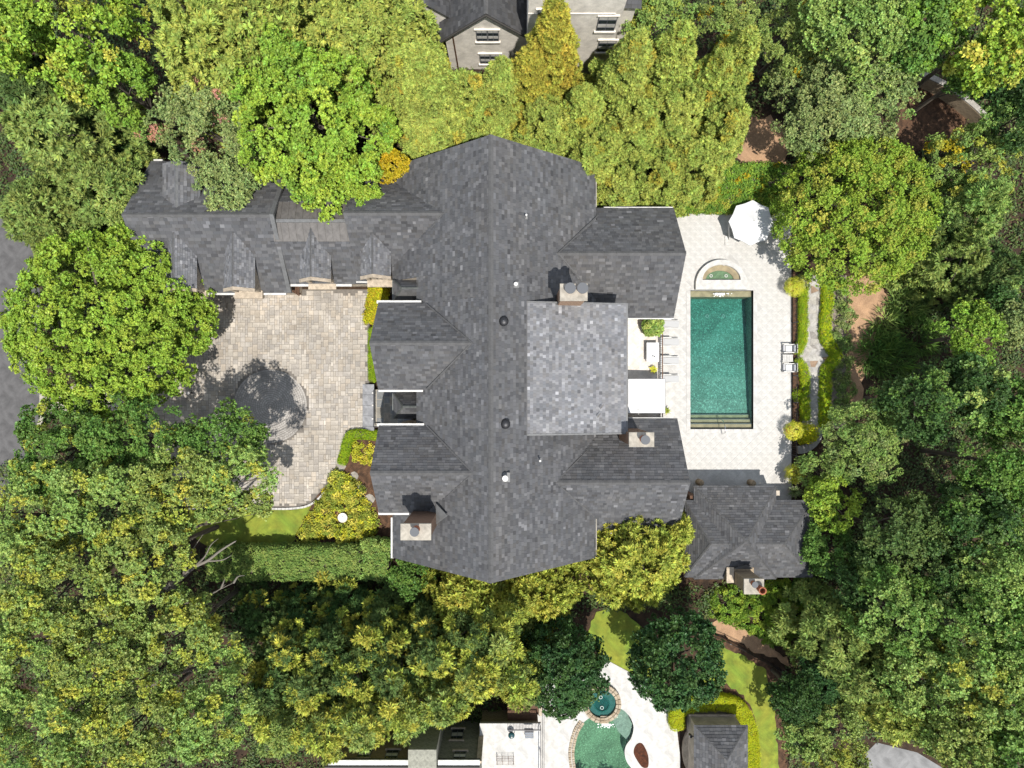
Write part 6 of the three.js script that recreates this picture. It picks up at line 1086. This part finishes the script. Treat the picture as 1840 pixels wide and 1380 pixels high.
broadTree('holly_tree', 1800, 130, 5, 46, 'shaded dark tree under the yellow-green corner crown', { pal: 'deep', ry: 3, cl: 0.6 });
conifer('fern_conifer', 1800, 350, 9, 3.0, 'feathery light green conifer at the side edge', { kind: 'pine', pal: 'mid', cl: 0.6, cover: 0.5, pow: 0.6, lift: 0.3, lobe: 0.6 });
conifer('fern_conifer', 1762, 450, 8, 3.0, 'feathery conifer with pale frond tips over dark shade', { kind: 'pine', pal: 'olive', cl: 0.6, cover: 0.5, pow: 0.6, lift: 0.3, lobe: 0.6 });
conifer('fern_conifer', 1830, 480, 8, 2.8, 'darker feathery conifer against the side edge', { kind: 'pine', pal: 'moss', cl: 0.6, cover: 0.55, pow: 0.6, lift: 0.3, lobe: 0.6 });
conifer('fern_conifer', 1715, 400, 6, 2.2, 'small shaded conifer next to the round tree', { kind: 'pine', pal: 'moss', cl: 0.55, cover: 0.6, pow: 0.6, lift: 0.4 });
broadTree('dogwood_tree', 1742, 608, 6, 56, 'bright green leafy dogwood glowing against the dark wood', { pal: 'bright', ry: 2.2, cl: 0.55, lobe: 0.4 });
broadTree('dogwood_tree', 1815, 575, 6, 44, 'blue-green leafy tree with a bare branch beside the dogwood', { pal: 'grey', ry: 2.2, cl: 0.5 });
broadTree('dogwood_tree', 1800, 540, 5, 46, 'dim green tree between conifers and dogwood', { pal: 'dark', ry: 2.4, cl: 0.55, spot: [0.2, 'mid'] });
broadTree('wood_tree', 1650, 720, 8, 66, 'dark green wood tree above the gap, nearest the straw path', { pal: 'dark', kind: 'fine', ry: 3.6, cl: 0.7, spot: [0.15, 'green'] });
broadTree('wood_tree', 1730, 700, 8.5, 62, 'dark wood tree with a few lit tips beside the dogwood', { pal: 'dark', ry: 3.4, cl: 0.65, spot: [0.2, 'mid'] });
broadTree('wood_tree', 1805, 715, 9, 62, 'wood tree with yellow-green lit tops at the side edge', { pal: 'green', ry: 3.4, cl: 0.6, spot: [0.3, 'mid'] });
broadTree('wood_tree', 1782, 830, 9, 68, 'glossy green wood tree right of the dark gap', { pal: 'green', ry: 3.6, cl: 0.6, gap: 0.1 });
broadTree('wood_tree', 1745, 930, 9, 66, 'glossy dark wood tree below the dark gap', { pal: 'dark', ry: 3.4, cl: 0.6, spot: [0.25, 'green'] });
broadTree('wood_tree', 1825, 900, 9, 58, 'green tree at the side edge level with the cabana', { pal: 'green', ry: 3.2, cl: 0.6 });
broadTree('wood_tree', 1790, 1010, 9.5, 78, 'sunlit mottled tree at the side edge below cabana level', { pal: 'mid', ry: 3.6, cl: 0.6, gap: 0.1 });
broadTree('laurel_tree', 1545, 790, 5, 72, 'pale green loose tree overhanging the seat wall', { pal: 'mid', kind: 'fine', ry: 2.4, cl: 0.5, gap: 0.08, spot: [0.3, 'grey'] });
broadTree('laurel_tree', 1580, 735, 5, 36, 'pale pointed bough at the end of the straw path', { pal: 'mid', kind: 'fine', ry: 2, cl: 0.45 });
broadTree('laurel_tree', 1478, 848, 3.2, 36, 'pale green shrub tree between the ball bushes and the overhanging laurel', { pal: 'mid', kind: 'fine', ry: 1.8, cl: 0.45 });
broadTree('laurel_tree', 1500, 905, 4.5, 46, 'vivid green tree beside the cabana eave', { pal: 'lime', ry: 2, cl: 0.5 });
broadTree('laurel_tree', 1490, 985, 4, 46, 'shaded green tree at the cabana corner', { pal: 'green', kind: 'fine', ry: 2.2, cl: 0.5 });
broadTree('cedar_tree', 1605, 960, 8, 70, 'dull dark green cedar in the wood behind the cabana', { pal: 'moss', kind: 'fine', ry: 3.4, cl: 0.7 });
broadTree('cedar_tree', 1660, 935, 7, 40, 'small domed cedar below the dark gap', { pal: 'moss', kind: 'fine', ry: 2.8, cl: 0.6 });
broadTree('cedar_tree', 1540, 1040, 6, 52, 'dark tree below the cabana corner', { pal: 'dark', kind: 'fine', ry: 2.8, cl: 0.6 });
broadTree('cedar_tree', 1660, 1020, 8, 62, 'dusky tree between cedar and sunlit mottled tree', { pal: 'dark', ry: 3, cl: 0.65, spot: [0.2, 'moss'] });
broadTree('beech_tree', 1590, 1085, 9, 74, 'glossy speckled green beech below the cedars', { pal: 'green', ry: 3.6, cl: 0.55, gap: 0.08, spot: [0.3, 'mid'] });
broadTree('beech_tree', 1700, 1110, 10, 74, 'speckled beech with a bright lit shoulder', { pal: 'green', ry: 3.8, cl: 0.55, gap: 0.1, spot: [0.35, 'mid'] });
broadTree('beech_tree', 1800, 1130, 10, 74, 'green beech at the side edge', { pal: 'green', ry: 3.8, cl: 0.6, gap: 0.08, spot: [0.25, 'mid'] });
broadTree('beech_tree', 1745, 1200, 10, 82, 'bright pale-lit beech in the lower wood', { pal: 'mid', ry: 3.8, cl: 0.55, gap: 0.1, spot: [0.3, 'golden'] });
broadTree('beech_tree', 1640, 1210, 9, 66, 'speckled beech left of the pale-lit one', { pal: 'mid', ry: 3.4, cl: 0.55, gap: 0.1 });
conifer('wood_conifer', 1530, 1165, 9, 3, 'tufted olive conifer beside the leafy bank', { kind: 'pine', pal: 'olive', cl: 0.6, cover: 0.7, y0: 2, pow: 0.5, lobe: 0.5 });
conifer('wood_conifer', 1580, 1240, 9, 3, 'tufted conifer above the speckled shrubs', { kind: 'pine', pal: 'olive', cl: 0.6, cover: 0.7, y0: 2, pow: 0.5, lobe: 0.5 });
conifer('wood_conifer', 1640, 1300, 9, 3, 'tufted conifer over the grey road', { kind: 'pine', pal: 'cypress', cl: 0.6, cover: 0.8, y0: 1.5, pow: 0.5, lobe: 0.5 });
broadTree('wood_tree', 1720, 1310, 9, 72, 'dark-gapped tree beside the grey road', { pal: 'olive', ry: 3.4, cl: 0.6, gap: 0.12 });
broadTree('wood_tree', 1815, 1270, 10, 70, 'green tree in the lower corner edge', { pal: 'green', ry: 3.6, cl: 0.6, spot: [0.3, 'mid'] });
broadTree('wood_tree', 1800, 1360, 10, 70, 'deep green tree filling the bottom corner of the wood', { pal: 'green', ry: 3.6, cl: 0.6, spot: [0.2, 'bright'] });
broadTree('holly_tree', 1425, 1245, 4.5, 44, 'dark glossy holly at the lawn edge', { pal: 'dark', ry: 2.6, cl: 0.5 });
broadTree('holly_tree', 1440, 1310, 4.5, 40, 'speckled bright holly beside the lawn', { pal: 'mid', ry: 2.4, cl: 0.45, gap: 0.1 });
broadTree('holly_tree', 1495, 1290, 5, 52, 'speckled olive shrub tree between holly and conifer', { pal: 'olive', ry: 2.6, cl: 0.48, gap: 0.1 });
broadTree('holly_tree', 1500, 1360, 4, 56, 'yellow-green shrub mass above the grey road', { pal: 'golden', kind: 'fine', ry: 2, cl: 0.5, spot: [0.4, 'olive'] });
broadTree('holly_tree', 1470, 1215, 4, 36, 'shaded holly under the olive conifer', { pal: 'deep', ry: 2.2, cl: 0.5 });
// leafy bank below the cabana: low ground-hugging shrubs
[[1310, 1085, 'under the cabana chimney'], [1355, 1105, 'in the middle of the bank'], [1400, 1075, 'by the cabana corner'], [1400, 1130, 'above the fence'], [1440, 1110, 'at the wood side'], [1445, 1065, 'below the cabana corner shade']].forEach(([px, py, w], i) => shrub('bank_shrub', px, py, 1.1, 1.75, 'vivid green leafy bank shrub ' + w, { pal: i < 5 ? 'lime' : 'green', kind: 'broad', leaf: 0.8, dens: 1.1, group: 'shrubs on the bank' }));
// ---- trees south of the house
conifer('golden_cypress', 1160, 1018, 9, 4.3, 'large golden-green conifer below the pool-side wing', { pal: 'golden', kind: 'pine', cl: 0.62, pow: 0.45, y0: 0.6, lobe: 0.3, cover: 0.9 });
conifer('golden_cypress', 1225, 965, 7.5, 1.6, 'slim golden-green spire against the cabana eave', { pal: 'golden', kind: 'pine', cl: 0.5, pow: 0.5, y0: 0.6 });
conifer('golden_cypress', 835, 1085, 7.5, 3.3, 'golden-green conifer below the main ridge end, driveway side', { pal: 'golden', kind: 'pine', cl: 0.55, pow: 0.45, y0: 0.6, lobe: 0.35 });
conifer('golden_cypress', 975, 1080, 7.5, 3.1, 'golden-green conifer below the main ridge end, pool side', { pal: 'golden', kind: 'pine', cl: 0.55, pow: 0.45, y0: 0.6, lobe: 0.35 });
broadTree('dark_shrub_tree', 745, 1030, 3.5, 38, 'dark leafy shrub beneath the main roof eave', { pal: 'green', ry: 2, cl: 0.5 });
broadTree('magnolia_tree', 1008, 1194, 6, 74, 'dark glossy domed magnolia left of the small lawn', { pal: 'deep', kind: 'broad', ry: 4.6, cl: 0.58, lobe: 0.14, gap: -0.1, solid: true, spot: [0.45, 'dark'], cover: 1.5 });
broadTree('magnolia_tree', 1212, 1180, 6, 80, 'dark glossy domed magnolia right of the small lawn', { pal: 'deep', kind: 'broad', ry: 4.6, cl: 0.58, lobe: 0.14, gap: -0.1, solid: true, spot: [0.45, 'dark'], cover: 1.5 });
// ---- pine screen along the lower boundary
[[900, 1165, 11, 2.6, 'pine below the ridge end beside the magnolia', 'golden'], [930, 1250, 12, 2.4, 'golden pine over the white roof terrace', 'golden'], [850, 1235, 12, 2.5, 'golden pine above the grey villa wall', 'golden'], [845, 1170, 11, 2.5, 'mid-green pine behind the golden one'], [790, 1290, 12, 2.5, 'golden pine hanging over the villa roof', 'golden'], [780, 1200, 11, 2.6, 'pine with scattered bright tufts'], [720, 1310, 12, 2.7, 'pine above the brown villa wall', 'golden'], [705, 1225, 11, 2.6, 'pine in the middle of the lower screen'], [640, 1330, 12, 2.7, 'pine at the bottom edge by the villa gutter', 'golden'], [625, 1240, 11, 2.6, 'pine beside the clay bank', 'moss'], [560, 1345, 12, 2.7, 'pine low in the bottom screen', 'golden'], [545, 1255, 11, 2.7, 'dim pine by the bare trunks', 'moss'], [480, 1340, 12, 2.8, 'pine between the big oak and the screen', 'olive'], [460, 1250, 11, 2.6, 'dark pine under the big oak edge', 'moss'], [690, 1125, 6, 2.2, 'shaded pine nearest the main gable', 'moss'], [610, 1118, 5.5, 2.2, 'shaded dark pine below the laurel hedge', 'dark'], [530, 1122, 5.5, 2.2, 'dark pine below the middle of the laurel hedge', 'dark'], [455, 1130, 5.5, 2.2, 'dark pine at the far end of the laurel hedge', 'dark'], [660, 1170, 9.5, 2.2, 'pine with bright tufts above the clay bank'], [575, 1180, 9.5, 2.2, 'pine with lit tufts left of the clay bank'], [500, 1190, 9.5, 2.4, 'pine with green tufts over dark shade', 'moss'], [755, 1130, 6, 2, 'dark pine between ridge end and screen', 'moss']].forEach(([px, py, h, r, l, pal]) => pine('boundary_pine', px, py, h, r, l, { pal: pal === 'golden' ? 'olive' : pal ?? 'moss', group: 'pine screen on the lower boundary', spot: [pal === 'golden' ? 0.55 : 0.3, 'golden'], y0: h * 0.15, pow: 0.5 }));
// ---- big oaks lower left
[[112, 812, 9, 90, 'rounded dark-leaved oak below the street apron', 'green'], [255, 790, 9, 84, 'oak bough beneath the courtyard tree', 'green'], [392, 795, 10, 72, 'oak bough reaching over the ring of setts', 'green'], [458, 905, 8, 32, 'small yellow-green oak bough hanging over the kerb and lawn', 'olive'], [428, 850, 11, 64, 'outermost lit oak bough over the courtyard paving', 'mid'], [330, 880, 11, 86, 'oak crown with yellow tips left of the lawn', 'olive'], [200, 900, 11, 92, 'oak crown in the middle of the lower left mass', 'mid'], [60, 930, 11, 92, 'oak crown at the side edge below the street', 'mid'], [110, 1050, 12, 98, 'yellow-tipped oak crown at the side edge', 'olive'], [260, 1010, 12, 84, 'yellow-tipped oak crown beside the bare limbs', 'olive'], [40, 1170, 12, 90, 'yellow-tipped oak crown low on the side edge', 'mid'], [190, 1160, 12, 92, 'broad oak crown with many yellow tips', 'olive'], [320, 1140, 11, 72, 'oak crown below the bare limbs', 'olive'], [90, 1310, 12, 100, 'oak crown in the bottom left corner', 'mid'], [250, 1290, 12, 92, 'oak crown at the bottom edge, second from the corner', 'olive'], [380, 1290, 12, 78, 'oak crown at the bottom edge beside the pines', 'mid'], [400, 1180, 10, 40, 'small lit oak bough among dark pines', 'mid']].forEach(([px, py, h, r, l, pal], i) => broadTree('oak_tree', px, py, h, r, l, { pal, kind: i % 3 === 1 ? 'fine' : 'broad', ry: M(r, h) * 0.75, cl: 0.55, gap: 0.14, lobe: 0.4, spot: [pal === 'olive' ? 0.28 : pal === 'mid' ? 0.2 : 0.1, 'golden'], group: 'oaks between street and lawn', base: px > 380 ? [px - 150, py + 60] : undefined }));
{ // bare limbs showing between the oak crowns
  R = rng(910); const t = thing('bare_tree', 'grey bare trunk with spreading dead limbs between the oaks and the hedge', 'tree', P(300, 1040)), b = P(290, 1065, 2);
  part('trunk', tube([V(b.x, 0, b.z), P(300, 1052, 6), P(322, 1042, 8.4), P(350, 1018, 9.6), P(372, 1008, 10), P(398, 988, 10.6), P(424, 972, 11)], 0.38, 0.05, 36, 8), MAT.barkPale, t);
  for (const l of [[[350, 1018, 9.6], [368, 1000, 10.2], [380, 978, 10.8], [392, 968, 11]], [[372, 1008, 10], [400, 1006, 10.6], [416, 998, 11]], [[420, 1047, 10], [428, 1036, 10.3], [440, 1034, 10.6]], [[398, 1056, 9.8], [404, 1040, 10.2]], [[305, 1050, 6], [302, 1075, 9], [300, 1100, 11]], [[310, 1090, 7], [360, 1075, 9], [420, 1047, 10]], [[360, 1075, 9], [390, 1062, 9.6], [405, 1050, 10]], [[300, 1050, 6], [270, 1045, 8], [235, 1065, 10]], [[330, 1030, 9], [345, 990, 10], [365, 960, 10.5]]]) part('limb', tube(l.map((q) => P(...q)), 0.09, 0.015, 14, 6), MAT.barkPale, t);
}
{ // ground cover: ivy and low growth wherever nothing is paved
  R = rng(333); const list = [], no = [drivePx, [[60, 380], [75, 380], [75, 800], [-100, 900], [-100, 350]], [[200, 270], [520, 270], [720, 290], [740, 230], [1080, 230], [1090, 360], [1520, 360], [1520, 910], [1470, 1050], [1230, 1050], [720, 1060], [700, 985], [340, 990], [330, 900], [210, 480]], [[1060, 1090], [1420, 1110], [1420, 1400], [900, 1400], [900, 1240]], [[1519, 480], [1610, 480], [1560, 760], [1519, 760]], [[1610, 130], [1760, 170], [1720, 270], [1600, 280]], [[1500, 1320], [1780, 1340], [1780, 1440], [1490, 1440]], [[1320, 210], [1420, 210], [1420, 360], [1320, 360]]];
  for (let i = 0; i < 26000; i++) { const px = rr(-60, 1900), py = rr(-60, 1440); if (no.some((q) => inside(q, px, py))) continue; const p = P(px, py), h = 0.15 + 0.9 * Math.max(0, noise.noise(p.x * 0.35, 4, p.z * 0.35)); list.push([V(p.x, h * R() + 0.05, p.z), V(rr(-0.5, 0.5), 1, rr(-0.5, 0.5)).normalize(), rr(0.9, 1.5), tone(pick(PAL.ivy))]); }
  const m = leafMesh('ground_cover', list, 'broad', null); m.userData.kind = 'stuff'; tag(m, 'dark ivy and low growth on the woodland floor', 'ground cover');
}
console.log('sprigs', sprigs);

scene.traverse((o) => { if (o.isMesh) { o.castShadow = true; o.receiveShadow = true; } });
renderer.render(scene, camera);
